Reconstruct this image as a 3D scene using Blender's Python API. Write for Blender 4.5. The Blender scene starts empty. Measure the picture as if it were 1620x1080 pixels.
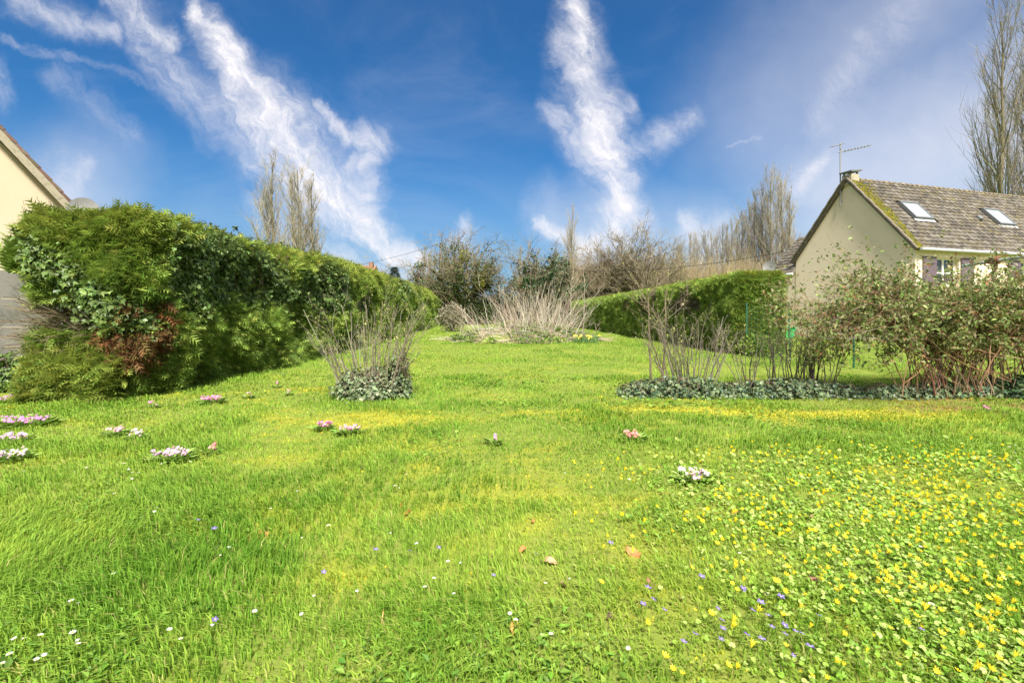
import bpy, math, random
import numpy as np
from mathutils import Vector

# ------------------------------------------------------------------ camera
S = bpy.context.scene
COL = S.collection
F = 765.0            # focal length in pixels of the 1620 px wide photograph (17 mm)
HE = 1.25            # eye height
HY = 493.0           # horizon row
cam_d = bpy.data.cameras.new('camera')
cam = bpy.data.objects.new('camera', cam_d)
COL.objects.link(cam)
cam.location = (0, 0, HE)
cam.rotation_euler = (math.pi / 2, 0, 0)
cam_d.sensor_width = 36.0
cam_d.lens = 36.0 * F / 1620.0
cam_d.shift_y = (HY - 540.0) / 1620.0
cam_d.clip_start = 0.05
cam_d.clip_end = 2000
S.camera = cam

# ------------------------------------------------------------------ sun
SUN_AZ, SUN_EL = math.radians(173), math.radians(52)
sun_d = bpy.data.lights.new('sun', 'SUN')
sun = bpy.data.objects.new('sun', sun_d)
COL.objects.link(sun)
sv = Vector((math.sin(SUN_AZ) * math.cos(SUN_EL), math.cos(SUN_AZ) * math.cos(SUN_EL), math.sin(SUN_EL)))
sun.rotation_euler = sv.to_track_quat('Z', 'Y').to_euler()
sun_d.energy = 3.3
sun_d.angle = math.radians(10.0)   # veiled by thin cirrus: shadows in the photograph have no hard edge
sun_d.color = (1.0, 0.94, 0.84)
S.view_settings.view_transform = 'Standard'
S.view_settings.look = 'None'
S.view_settings.gamma = 1.0
S.view_settings.exposure = 1.84
S.view_settings.use_curve_mapping = False

# ------------------------------------------------------------------ sky
W = bpy.data.worlds.new('World')
S.world = W
W.use_nodes = True
nt = W.node_tree
nt.nodes.clear()


def NN(t, typ, **kw):
    n = t.nodes.new(typ)
    for k, v in kw.items():
        setattr(n, k, v)
    return n


class G:
    """small expression builder on a node tree"""
    def __init__(s, t):
        s.t = t

    def put(s, sock, v):
        if isinstance(v, bpy.types.NodeSocket):
            s.t.links.new(v, sock)
        else:
            sock.default_value = v

    def m(s, op, a, b=None, c=None, clamp=False):
        n = NN(s.t, 'ShaderNodeMath', operation=op, use_clamp=clamp)
        s.put(n.inputs[0], a)
        if b is not None:
            s.put(n.inputs[1], b)
        if c is not None:
            s.put(n.inputs[2], c)
        return n.outputs[0]

    def xyz(s, x, y, z):
        n = NN(s.t, 'ShaderNodeCombineXYZ')
        for i, v in enumerate((x, y, z)):
            s.put(n.inputs[i], v)
        return n.outputs[0]

    def noise(s, vec, scale, detail=4, rough=0.55, dist=0.0, color=False):
        n = NN(s.t, 'ShaderNodeTexNoise')
        s.put(n.inputs['Vector'], vec)
        n.inputs['Scale'].default_value = scale
        n.inputs['Detail'].default_value = detail
        n.inputs['Roughness'].default_value = rough
        n.inputs['Distortion'].default_value = dist
        return n.outputs['Color'] if color else n.outputs[0]

    def ss(s, v, a, b, lo=0.0, hi=1.0):
        n = NN(s.t, 'ShaderNodeMapRange', interpolation_type='SMOOTHSTEP')
        s.put(n.inputs[0], v)
        for i, q in enumerate((a, b, lo, hi)):
            s.put(n.inputs[i + 1], q)
        return n.outputs[0]

    def mix(s, f, a, b, blend='MIX'):
        n = NN(s.t, 'ShaderNodeMix', data_type='RGBA', blend_type=blend)
        s.put(n.inputs[0], f)
        s.put(n.inputs[6], a)
        s.put(n.inputs[7], b)
        return n.outputs[2]


g = G(nt)
tc = NN(nt, 'ShaderNodeTexCoord')
sep = NN(nt, 'ShaderNodeSeparateXYZ')
nt.links.new(tc.outputs['Generated'], sep.inputs[0])
dx, dy, dz = sep.outputs
ya = g.m('MAXIMUM', g.m('ABSOLUTE', dy), 0.05)
cu = g.m('DIVIDE', dx, ya)
cv = g.m('DIVIDE', dz, ya)
pv = g.xyz(cu, cv, 0.0)
# warp so the streaks fray
w1 = g.noise(pv, 3.2, 3, 0.6, color=True)
w2 = g.noise(pv, 13.0, 4, 0.65, color=True)


def wcomp(col, i):
    n = NN(nt, 'ShaderNodeSeparateColor')
    nt.links.new(col, n.inputs[0])
    return g.m('SUBTRACT', n.outputs[i], 0.5)


wu = g.m('ADD', g.m('MULTIPLY', wcomp(w1, 0), 0.10), g.m('MULTIPLY', wcomp(w2, 0), 0.065))
wv = g.m('ADD', g.m('MULTIPLY', wcomp(w1, 1), 0.10), g.m('MULTIPLY', wcomp(w2, 1), 0.065))
pu = g.m('ADD', cu, wu)
pw = g.m('ADD', cv, wv)


def q(px, py):
    return (px - 810) / F, (HY - py) / F


def streak(pts, amp):
    pts = [(a_, b_, c_ * 1.02) for a_, b_, c_ in pts]
    """soft streak along a chain of sky directions, each with a half width"""
    out = None
    for (x0, y0, r0), (x1, y1, r1) in zip(pts[:-1], pts[1:]):
        ax, ay = q(x0, y0)
        bx, by = q(x1, y1)
        ex, ey = bx - ax, by - ay
        L2 = ex * ex + ey * ey + 1e-9
        tt = g.m('ADD', g.m('MULTIPLY', g.m('SUBTRACT', pu, ax), ex / L2),
                 g.m('MULTIPLY', g.m('SUBTRACT', pw, ay), ey / L2), clamp=True)
        qx = g.m('SUBTRACT', pu, g.m('MULTIPLY_ADD', tt, ex, ax))
        qy = g.m('SUBTRACT', pw, g.m('MULTIPLY_ADD', tt, ey, ay))
        dd = g.m('SQRT', g.m('ADD', g.m('MULTIPLY', qx, qx), g.m('MULTIPLY', qy, qy)))
        rr = g.m('MULTIPLY_ADD', tt, (r1 - r0) / F, r0 / F)
        v = g.ss(g.m('DIVIDE', dd, rr), 1.35, 0.0, 0.0, amp)
        out = v if out is None else g.m('MAXIMUM', out, v)
    return out


CL = [
    ([(310, 10, 18), (375, 105, 40), (395, 160, 70), (440, 225, 82), (500, 285, 70), (570, 345, 44), (620, 385, 30), (680, 420, 24)], 1.0),
    ([(235, 80, 34), (300, 140, 50), (360, 180, 60)], 0.55),
    ([(30, -10, 34), (110, 28, 34), (185, 52, 26)], 0.6),
    ([(195, -10, 34), (240, 40, 40), (280, 68, 28)], 0.8),
    ([(500, 175, 14), (545, 225, 22), (592, 238, 32), (562, 270, 34), (590, 306, 32)], 0.75),
    ([(450, 290, 40), (500, 350, 50), (420, 320, 40)], 0.4),
    ([(480, 380, 45), (590, 430, 55), (700, 455, 50)], 0.55),
    ([(905, -10, 30), (908, 60, 46), (925, 130, 50), (945, 200, 56), (968, 262, 58), (985, 315, 48), (968, 360, 44), (925, 390, 40)], 0.95),
    ([(885, 180, 26), (925, 225, 44)], 0.7),
    ([(965, 190, 26), (985, 160, 18)], 0.5),
    ([(985, 258, 30), (1035, 222, 34), (1085, 195, 24)], 0.6),
    ([(985, 310, 30), (1012, 352, 26)], 0.7),
    ([(848, 348, 12), (885, 368, 20), (930, 378, 26)], 0.8),
    ([(1445, -5, 30), (1350, 135, 46), (1290, 190, 26)], 0.3),
    ([(1310, 250, 18), (1275, 275, 22), (1245, 300, 18)], 0.6),
    ([(0, 58, 8), (110, 92, 10), (270, 152, 8)], 0.26),
    ([(95, 115, 30), (130, 150, 30), (200, 215, 26)], 0.25),
    ([(1085, 355, 22), (1130, 375, 40)], 0.7),
    ([(738, 350, 14), (725, 385, 26)], 0.6),
    ([(130, 268, 20), (95, 285, 46), (60, 300, 50)], 0.5),
    ([(-10, 110, 30), (10, 140, 26)], 0.5),
    ([(1150, 235, 4), (1205, 218, 4)], 0.25),
]
SOFT = [
    ([(1500, -40, 150), (1380, 70, 200), (1250, 200, 190)], 0.30),
    ([(1340, 300, 190), (1480, 250, 230), (1660, 180, 230)], 0.52),
    ([(880, 340, 60), (1000, 400, 110), (1250, 400, 110)], 0.30),
    ([(60, 330, 120), (130, 290, 110)], 0.28),
]
soft = None
for pts, amp in SOFT:
    v = streak(pts, amp)
    soft = v if soft is None else g.m('MAXIMUM', soft, v)
dens = None
for pts, amp in CL:
    v = streak(pts, amp)
    dens = v if dens is None else g.m('MAXIMUM', dens, v)
# fibrous breakup
rotv = g.xyz(g.m('ADD', g.m('MULTIPLY', pu, 0.75), g.m('MULTIPLY', pw, 0.66)),
             g.m('MULTIPLY', g.m('SUBTRACT', g.m('MULTIPLY', pw, 0.75), g.m('MULTIPLY', pu, 0.66)), 0.38), 0.0)
fib = g.noise(rotv, 26.0, 8, 0.72, 0.5)
mid = g.noise(pv, 7.0, 5, 0.62, 0.3)
brk = g.m('ADD', g.m('MULTIPLY', g.ss(fib, 0.34, 0.68), 0.80), g.m('MULTIPLY', g.ss(mid, 0.3, 0.68), 0.38))
cl = g.m('MULTIPLY', dens, g.m('ADD', g.m('MULTIPLY', brk, 0.72), g.m('MULTIPLY', dens, 0.36)), clamp=True)
# thin general veil that carries on outside the frame too
sunv = NN(nt, 'ShaderNodeVectorMath', operation='DOT_PRODUCT')
nt.links.new(tc.outputs['Generated'], sunv.inputs[0])
sunv.inputs[1].default_value = tuple(sv)
veil = g.m('MULTIPLY', g.ss(g.noise(g.xyz(dx, dy, g.m('MULTIPLY', dz, 2.2)), 2.1, 6, 0.62, 0.8), 0.42, 0.78), 0.10)
# cirrus thickened towards the veiled sun, mostly out of view, for more ambient light
thick = g.m('MULTIPLY', g.ss(sunv.outputs['Value'], -0.12, 0.75, 0.0, 0.92), g.ss(mid, 0.15, 0.75, 0.6, 1.0))
veil = g.m('MAXIMUM', g.m('MAXIMUM', veil, thick), g.m('MULTIPLY', soft, g.m('MULTIPLY_ADD', mid, 0.5, 0.75)))
# whitish near the horizon
hor = g.ss(dz, 0.34, -0.02, 0.0, 0.66)
cl2 = g.m('SUBTRACT', 1.0, g.m('MULTIPLY', g.m('SUBTRACT', 1.0, cl), g.m('SUBTRACT', 1.0, veil)))

sky = NN(nt, 'ShaderNodeTexSky')
sky.sky_type = 'NISHITA'
sky.sun_disc = False
sky.sun_elevation = SUN_EL
sky.sun_rotation = SUN_AZ
sky.altitude = 100
sky.air_density = 1.2
sky.dust_density = 0.6
sky.ozone_density = 3.0
CLOUD = (5.2, 5.05, 5.2, 1)
HAZE = (1.75, 2.5, 3.45, 1)
skc = g.mix(1.0, sky.outputs[0], (0.14, 0.385, 0.60, 1), 'MULTIPLY')
c1 = g.mix(hor, skc, HAZE)
c2 = g.mix(cl2, c1, CLOUD)
bg = NN(nt, 'ShaderNodeBackground')
nt.links.new(c2, bg.inputs[0])
bg.inputs[1].default_value = 0.056
wo = NN(nt, 'ShaderNodeOutputWorld')
nt.links.new(bg.outputs[0], wo.inputs[0])

# ------------------------------------------------------------------ helpers
RNG = np.random.default_rng(7)
random.seed(7)
_tab = np.random.default_rng(99).random((256, 256))


def vn(x, y):
    x = np.asarray(x, float)
    y = np.asarray(y, float)
    xi = np.floor(x).astype(int)
    yi = np.floor(y).astype(int)
    fx = x - xi
    fy = y - yi
    fx = fx * fx * (3 - 2 * fx)
    fy = fy * fy * (3 - 2 * fy)
    t = lambda a, b: _tab[a & 255, b & 255]
    return (t(xi, yi) * (1 - fx) + t(xi + 1, yi) * fx) * (1 - fy) + (t(xi, yi + 1) * (1 - fx) + t(xi + 1, yi + 1) * fx) * fy


def fbm(x, y, o=3):
    s = 0
    a = 0.5
    n = 0
    for i in range(o):
        s = s + a * vn(x * 2 ** i + 17.3 * i, y * 2 ** i + 9.1 * i)
        n += a
        a *= 0.5
    return s / n


def sst(x, a, b):
    t = np.clip((np.asarray(x, float) - a) / (b - a), 0, 1)
    return t * t * (3 - 2 * t)


def gz(x, y):
    """height of the lawn"""
    return (fbm(np.asarray(x) * 0.5 + 3, np.asarray(y) * 0.5 + 8, 2) - 0.5) * 0.09


def gp(px, py):
    d = HE * F / (py - HY)
    x = (px - 810) / F * d
    return np.array([x, d, float(gz(x, d))])


def at(px, py, d):
    return np.array([(px - 810) / F * d, d, HE - (py - HY) / F * d])


def norm(v):
    return v / np.maximum(np.linalg.norm(v, axis=-1, keepdims=True), 1e-9)


class Acc:
    def __init__(s):
        s.V, s.T, s.C, s.M = [], [], [], []
        s.n = 0

    def add(s, V, T, col=(1, 1, 1), mi=0):
        V = np.asarray(V, float).reshape(-1, 3)
        T = np.asarray(T, int).reshape(-1, 3)
        c = np.asarray(col, float)
        if c.ndim == 1:
            c = np.tile(c, (len(V), 1))
        s.V.append(V)
        s.T.append(T + s.n)
        s.C.append(c)
        s.M.append(np.full(len(T), mi))
        s.n += len(V)
        return s

    def box(s, c, sz, ax=None, col=(1, 1, 1), mi=0):
        """box by centre and full sizes along the axes ax (3 rows)"""
        ax = np.eye(3) if ax is None else np.asarray(ax, float)
        h = np.asarray(sz, float) / 2
        sg = np.array([[i, j, k] for i in (-1, 1) for j in (-1, 1) for k in (-1, 1)], float)
        V = np.asarray(c, float) + (sg * h) @ ax
        T = [(0, 1, 3), (0, 3, 2), (4, 6, 7), (4, 7, 5), (0, 4, 5), (0, 5, 1), (2, 3, 7), (2, 7, 6), (0, 2, 6), (0, 6, 4), (1, 5, 7), (1, 7, 3)]
        return s.add(V, T, col, mi)

    def tube(s, P, R, sides=6, col=(1, 1, 1), mi=0, cap=True):
        V, T = tubes(np.asarray(P, float)[None], np.broadcast_to(np.asarray(R, float), (len(P),))[None], sides)
        s.add(V, T, col, mi)
        if cap:
            k = len(P)
            for r, fl in ((0, 1), (k - 1, 0)):
                idx = [r * sides + i for i in range(sides)]
                T = [(idx[0], idx[i + 1], idx[i]) if fl else (idx[0], idx[i], idx[i + 1]) for i in range(1, sides - 1)]
                s.add(V[:k * sides], T, col, mi)
        return s

    def quad(s, a, b, c, d, col=(1, 1, 1), mi=0):
        return s.add([a, b, c, d], [(0, 1, 2), (0, 2, 3)], col, mi)

    def build(s, name, mats, parent=None, base=None, smooth=False):
        if not s.V:
            return None
        V = np.concatenate(s.V)
        T = np.concatenate(s.T)
        C = np.concatenate(s.C)
        Mi = np.concatenate(s.M)
        return mk(name, V, T, mats, parent, C, Mi, base, smooth)


def mesh_of(name, V, T, mats, C=None, Mi=None, smooth=False):
    me = bpy.data.meshes.new(name)
    n, m = len(V), len(T)
    me.vertices.add(n)
    me.vertices.foreach_set('co', np.ascontiguousarray(V, np.float32).ravel())
    me.loops.add(3 * m)
    me.loops.foreach_set('vertex_index', np.ascontiguousarray(T, np.int32).ravel())
    me.polygons.add(m)
    me.polygons.foreach_set('loop_start', np.arange(0, 3 * m, 3, dtype=np.int32))
    if not isinstance(mats, (list, tuple)):
        mats = [mats]
    for q_ in mats:
        me.materials.append(q_)
    if Mi is not None and len(mats) > 1:
        me.polygons.foreach_set('material_index', np.ascontiguousarray(Mi, np.int32))
    me.polygons.foreach_set('use_smooth', np.full(m, bool(smooth)))
    me.update(calc_edges=True)
    if C is not None:
        a = me.color_attributes.new('tint', 'FLOAT_COLOR', 'POINT')
        cc = np.ones((n, 4), np.float32)
        cc[:, :3] = C[:, :3]
        a.data.foreach_set('color', cc.ravel())
    return me


def mk(name, V, T, mats, parent=None, C=None, Mi=None, base=None, smooth=False):
    V = np.asarray(V, float)
    off = np.zeros(3)
    if parent is not None:
        b = parent
        while b is not None:
            off = off + np.array(b.location)
            b = b.parent
    elif base is not None:
        off = np.asarray(base, float)
    me = mesh_of(name, V - off, T, mats, C, Mi, smooth)
    o = bpy.data.objects.new(name, me)
    COL.objects.link(o)
    if parent is not None:
        o.parent = parent
    else:
        o.location = off
    return o


def tag(o, label, cat, group=None, kind=None):
    if label:
        o['label'] = label
    if cat:
        o['category'] = cat
    if group:
        o['group'] = group
    if kind:
        o['kind'] = kind
    return o


def thing(name, label, cat, loc, group=None):
    o = bpy.data.objects.new(name, None)
    o.empty_display_size = 0.2
    COL.objects.link(o)
    o.location = [float(v) for v in loc]
    return tag(o, label, cat, group)


def inst(me, name, loc, rz=0.0, sc=1.0, parent=None, rot=None):
    o = bpy.data.objects.new(name, me)
    COL.objects.link(o)
    o.location = [float(v) for v in loc]
    o.rotation_euler = rot if rot is not None else (0, 0, rz)
    o.scale = (sc, sc, sc) if np.isscalar(sc) else sc
    if parent is not None:
        o.parent = parent
    return o


def tubes(P, R, sides=3):
    """P (N,k,3) paths, R (N,k) radii -> one triangle soup of tapered tubes"""
    P = np.asarray(P, float)
    N, k, _ = P.shape
    tg = np.gradient(P, axis=1)
    tg = norm(tg)
    ref = np.zeros((N, 1, 3))
    mt = norm(tg.mean(axis=1))
    az = np.abs(mt[:, 2]) < 0.8
    ref[az, 0] = (0, 0, 1)
    ref[~az, 0] = (1, 0, 0.13)
    e1 = norm(np.cross(tg, ref))
    e2 = np.cross(tg, e1)
    a = np.arange(sides) * 2 * np.pi / sides
    V = P[:, :, None, :] + R[:, :, None, None] * (e1[:, :, None, :] * np.cos(a)[None, None, :, None] + e2[:, :, None, :] * np.sin(a)[None, None, :, None])
    idx = np.arange(N * k * sides).reshape(N, k, sides)
    A = idx[:, :-1, :]
    B = idx[:, 1:, :]
    A2 = np.roll(A, -1, axis=2)
    B2 = np.roll(B, -1, axis=2)
    T = np.concatenate([np.stack([A, A2, B2], -1).reshape(-1, 3), np.stack([A, B2, B], -1).reshape(-1, 3)])
    return V.reshape(-1, 3), T


def frames(d, rng=RNG, spin=None):
    """frames whose Y axis is d, rolled at random: returns (N,3,3) rows X,Y,Z"""
    d = norm(d)
    r = norm(rng.normal(size=d.shape))
    x = norm(np.cross(d, r))
    z = np.cross(x, d)
    return np.stack([x, d, z], axis=1)


def frames_up(d, up):
    d = norm(d)
    x = norm(np.cross(d, up))
    z = np.cross(x, d)
    return np.stack([x, d, z], axis=1)


def scatter(tv, tt, pos, fr, sc, col):
    """copies of a template (tv, tt) with frames fr, sizes sc, one colour each"""
    N = len(pos)
    sc = np.broadcast_to(np.asarray(sc, float), (N,))
    V = np.einsum('vj,njk->nvk', tv, fr) * sc[:, None, None] + pos[:, None, :]
    T = tt[None] + (np.arange(N) * len(tv))[:, None, None]
    C = np.repeat(col[:, None, :], len(tv), axis=1)
    return V.reshape(-1, 3), T.reshape(-1, 3), C.reshape(-1, 3)


def pal(n, cols, wts=None, jit=0.18, rng=RNG):
    cols = np.asarray(cols, float)
    i = rng.choice(len(cols), n, p=None if wts is None else np.asarray(wts) / np.sum(wts))
    c = cols[i]
    return c * (1 + jit * rng.normal(size=(n, 1))).clip(0.4, 1.8) * (1 + 0.06 * rng.normal(size=(n, 3)))


# leaf templates (Y is the leaf's length, Z its face)
def t_leaf(w=0.5, fold=0.12):
    V = np.array([(0, 0, 0), (-w * .5, .4, fold), (0, .45, 0), (w * .5, .4, fold), (0, 1, -.06)])
    return V, np.array([(0, 2, 1), (0, 3, 2), (1, 2, 4), (2, 3, 4)])


def t_card():
    V = np.array([(0, 0, 0), (-.3, .5, .06), (.3, .5, .06), (0, 1, 0)])
    return V, np.array([(0, 2, 1), (1, 2, 3)])


def t_ivy():
    o = [(0, 0, 0), (-.34, .02, .05), (-.5, .42, .04), (-.2, .5, .06), (0, 1, -.06), (.2, .5, .06), (.5, .42, .04), (.34, .02, .05)]
    V = np.array(o + [(0, .36, -.03)])
    T = [(8, (i + 1) % 8, i) for i in range(8)]
    return V, np.array(T)


def t_spray(pairs=5):
    """flat scale-leaved conifer spray, fern like"""
    V, T = [], []

    def tri(a, b, c):
        i = len(V)
        V.extend([a, b, c])
        T.append((i, i + 1, i + 2))
    tri((-.03, 0, 0), (.03, 0, 0), (0, 1, -.12))
    for i in range(pairs):
        y = .08 + .78 * i / pairs
        L = .42 * (1 - .62 * i / pairs)
        zz = -.12 * y * y
        for sg in (-1, 1):
            tri((0, y - .05, zz), (0, y + .05, zz), (sg * L * .78, y + L * .72, zz - .05 + .02 * (i % 2)))
    return np.array(V), np.array(T)


def t_round():
    V, T = [(0, 0.5, -.05)], []
    a = [(-.1, .1), (-.42, .08), (-.55, .5), (-.3, .9), (0, 1), (.3, .9), (.55, .5), (.42, .08), (.1, .1)]
    for x, y in a:
        V.append((x, y, .03))
    for i in range(1, len(a)):
        T.append((0, i + 1, i))
    return np.array(V), np.array(T)


# ------------------------------------------------------------------ materials
def mat(name, col=(0.5, 0.5, 0.5), rough=0.7, spec=0.3, attr=False, transl=0.0, noise=None, bump=None, metal=0.0, sheen=0):
    """procedural material: base colour (or the per-piece tint), optional colour noise (scale, amount, colour2) and bump (scale, strength)"""
    m_ = bpy.data.materials.new(name)
    m_.use_nodes = True
    t = m_.node_tree
    t.nodes.clear()
    gg = G(t)
    out = NN(t, 'ShaderNodeOutputMaterial')
    b = NN(t, 'ShaderNodeBsdfPrincipled')
    b.inputs['Roughness'].default_value = rough
    b.inputs['Specular IOR Level'].default_value = spec
    b.inputs['Metallic'].default_value = metal
    if attr:
        a = NN(t, 'ShaderNodeAttribute')
        a.attribute_name = 'tint'
        c = a.outputs['Color']
    else:
        c = None
    geo = NN(t, 'ShaderNodeTexCoord')
    if noise:
        for (sc, lo, hi, c2) in noise:
            f = gg.ss(gg.noise(geo.outputs['Object'], sc, 5, 0.62), lo, hi)
            c = gg.mix(f, c if c is not None else (*col, 1), (*c2, 1))
    if c is None:
        b.inputs['Base Color'].default_value = (*col, 1)
    else:
        t.links.new(c, b.inputs['Base Color'])
    if bump:
        n = NN(t, 'ShaderNodeBump')
        n.inputs['Strength'].default_value = bump[1]
        n.inputs['Distance'].default_value = 0.02
        t.links.new(gg.noise(geo.outputs['Object'], bump[0], 6, 0.65), n.inputs['Height'])
        t.links.new(n.outputs[0], b.inputs['Normal'])
    if transl > 0:
        tr = NN(t, 'ShaderNodeBsdfTranslucent')
        if c is None:
            tr.inputs[0].default_value = (*col, 1)
        else:
            t.links.new(c, tr.inputs[0])
        mx = NN(t, 'ShaderNodeMixShader')
        mx.inputs[0].default_value = transl
        t.links.new(b.outputs[0], mx.inputs[1])
        t.links.new(tr.outputs[0], mx.inputs[2])
        t.links.new(mx.outputs[0], out.inputs[0])
    else:
        t.links.new(b.outputs[0], out.inputs[0])
    return m_


M_grass = mat('grass_blades', attr=True, rough=0.6, spec=0.2, transl=0.5)
M_ground = mat('lawn_soil', attr=True, rough=0.95, spec=0.05, noise=[(9, .5, .75, (.16, .18, .04)), (40, .55, .8, (.10, .075, .035))], bump=(60, .6))
M_leaf = mat('leaf', attr=True, rough=0.5, spec=0.22, transl=0.35)
M_spray = mat('conifer_spray', attr=True, rough=0.6, spec=0.2, transl=0.35)
M_ivy = mat('ivy_leaf', attr=True, rough=0.42, spec=0.3, transl=0.15)
M_bark = mat('bark', attr=True, rough=0.9, spec=0.1, noise=[(14, .52, .7, (.17, .16, .10))], bump=(40, .5))
M_twig = mat('twig', attr=True, rough=0.85, spec=0.15)
M_core = mat('inner_twigs', (.075, .07, .035), rough=1, spec=0, noise=[(11, .45, .7, (.06, .05, .03))], bump=(30, 1))
M_dry = mat('dry_stalk', attr=True, rough=0.8, spec=0.15, transl=0.15)
M_petal = mat('petal', attr=True, rough=0.5, spec=0.25, transl=0.3)
M_stem = mat('flower_stem', (.18, .28, .05), rough=0.6, transl=0.2)
M_dead = mat('dead_leaf', attr=True, rough=0.7, spec=0.2, transl=0.2, noise=[(30, .5, .75, (.16, .08, .03))])
M_soil = mat('heap_soil', (.15, .18, .04), rough=1, spec=0, noise=[(6, .45, .7, (.20, .27, .04)), (22, .5, .8, (.2, .16, .1))], bump=(20, 1))
M_render = mat('cream_render', (.76, .63, .485), rough=0.92, spec=0.12, noise=[(.9, .4, .8, (.715, .585, .445)), (3, .58, .85, (.60, .49, .36)), (.5, .5, .7, (.66, .54, .41)), (120, .45, .8, (.74, .61, .455))], bump=(140, .25))
M_render2 = mat('warm_render', (.56, .465, .335), rough=0.92, spec=0.12, noise=[(.8, .4, .8, (.52, .425, .30)), (90, .45, .8, (.60, .50, .37))], bump=(120, .25))
M_tile = mat('roof_tile', attr=True, rough=0.85, spec=0.2, noise=[(7, .52, .68, (.20, .18, .145)), (26, .62, .74, (.30, .27, .22)), (2.2, .52, .72, (.13, .11, .05))], bump=(60, .5))
M_moss = mat('roof_moss', attr=True, rough=1, spec=0, bump=(50, 1))
M_zinc = mat('zinc_gutter', (.42, .44, .45), rough=0.45, spec=0.5, noise=[(3, .45, .7, (.36, .38, .39))])
M_white = mat('white_pvc', (.72, .72, .70), rough=0.4, spec=0.5)
M_shutter = mat('mauve_shutter', (.115, .085, .105), rough=0.6, noise=[(18, .5, .8, (.15, .115, .13))])
M_glass = mat('window_glass', (.03, .035, .04), rough=0.06, spec=0.9)
M_sky_glass = mat('skylight_glass', (.30, .34, .37), rough=0.12, spec=1.0)
M_curtain = mat('net_curtain', (.5, .5, .5), rough=0.9)
M_grey = mat('grey_flashing', (.14, .145, .15), rough=0.5, spec=0.4)
M_metal = mat('weathered_metal', (.22, .22, .22), rough=0.5, spec=0.5)
M_dish = mat('dish_paint', (.17, .17, .165), rough=0.5, spec=0.4)
M_rust = mat('rusty_iron', (.16, .07, .04), rough=0.85, noise=[(30, .45, .7, (.24, .13, .08))], bump=(60, .5))
M_pipe = mat('pale_green_paint', (.33, .42, .38), rough=0.5, noise=[(12, .6, .75, (.2, .12, .08))])
M_green = mat('green_coated_wire', (.02, .10, .06), rough=0.45, spec=0.4)
M_bin = mat('green_plastic', (.03, .34, .10), rough=0.4, spec=0.4)
M_conc = mat('concrete', (.15, .145, .13), rough=0.95, spec=0.1, noise=[(2.2, .45, .7, (.09, .09, .08)), (9, .55, .75, (.20, .195, .175)), (1.1, .55, .8, (.07, .075, .055))], bump=(70, .5))
M_brick = mat('chimney_render', (.34, .30, .22), rough=0.9, noise=[(9, .5, .7, (.22, .2, .14))])
M_orange = mat('orange_tile', (.24, .13, .08), rough=0.85, noise=[(3, .5, .8, (.18, .10, .07))])
M_wood = mat('weathered_wood', (.15, .14, .125), rough=0.9, noise=[(5, .5, .8, (.11, .1, .08))])
M_cable = mat('black_cable', (.03, .03, .03), rough=0.7)

GREENS = [(.150, .300, .018), (.21, .36, .022), (.105, .235, .016), (.29, .39, .035), (.40, .40, .12)]


# ------------------------------------------------------------------ lawn zones
def hedge_l(y):
    """x of the left hedge's face"""
    return np.interp(y, [6.5, 7.2, 9, 11, 14.3, 20, 30, 47, 60], [-5.5, -5.55, -5.6, -5.65, -5.45, -5.75, -6.25, -7.3, -8.0])


def hedge_r(y):
    return np.interp(y, [14.0, 42, 60], [6.65, 5.3, 4.4])


def gau(x, y, cx, cy, sx, sy):
    return np.exp(-((x - cx) / sx) ** 2 - ((y - cy) / sy) ** 2)


def moss_map(x, y):
    n = fbm(x * 1.3 + 5, y * 2.2 + 1, 3)
    m_ = 1.7 * gau(x, y, 2.9, 6.02, 1.6, .30) + .7 * gau(x, y, 4.6, 5.8, 1.1, .35) + .8 * gau(x, y, -1.7, 5.7, 1.1, .55) + .22 * gau(x, y, .6, 5.6, 1.6, .8)
    m_ = m_ + .16 * gau(x, y, .2, 3.1, .9, .6) + .3 * gau(x, y, -.8, 4.4, 1.5, .7) + .4 * gau(x, y, 5.6, 5.2, .8, .7)
    return np.clip((m_ + (n - .5) * 1.5 + (fbm(x * 5.5, y * 6.5, 2) - .5) * 1.3 - .14) * .95, 0, 1)


def soil_map(x, y):
    """bare brown moss and litter before the big right hand shrub"""
    return np.clip(1.3 * gau(x, y, 6.6, 6.25, 1.7, .38) * sst(fbm(x * 2.2 + 8, y * 2.6, 3), .3, .55) + .9 * gau(x, y, 6.4, 7.2, 1.6, .5), 0, 1)


def tall_map(x, y):
    n = fbm(x * .9 + 31, y * .9 + 4, 3)
    n2 = fbm(x * 2.6 + 3, y * 2.6 + 41, 2)
    t = sst(n, .44, .66) * .75 + sst(n2, .5, .75) * .45
    t = t + .5 * gau(x, y, -2.1, 2.3, .9, .7) + .55 * gau(x, y, -3.2, 3.4, 1.3, .8) + .8 * gau(x, y, 1.05, 5.75, .35, .3) + .9 * gau(x, y, 2.05, 5.5, .45, .3)
    t = t + .6 * gau(x, y, 2.6, 4.6, 1.6, .35) + .5 * sst(-(x - hedge_l(y)), -1.6, -.2) + .25 * sst(y, 8, 14)
    return np.clip(t, 0, 1.5)


def cel_map(x, y):
    """lesser celandine carpet, right foreground"""
    e = x - (0.72 + 0.16 * (y - 2) + .9 * (fbm(y * 1.7, x * 1.3 + 7, 2) - .5))
    return sst(e, -.45, .7) * sst(y + 1.2 * (fbm(x * 2.1, y * .7 + 3, 2) - .5), 5.0, 3.1) * (.28 + .75 * sst(fbm(x * 1.7 + 50, y * 1.7, 3), .38, .62))


def weed_map(x, y):
    """low broad-leaved weeds scattered in the lawn"""
    return sst(fbm(x * 1.1 + 70, y * 1.1 + 20, 3), .52, .68)


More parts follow.
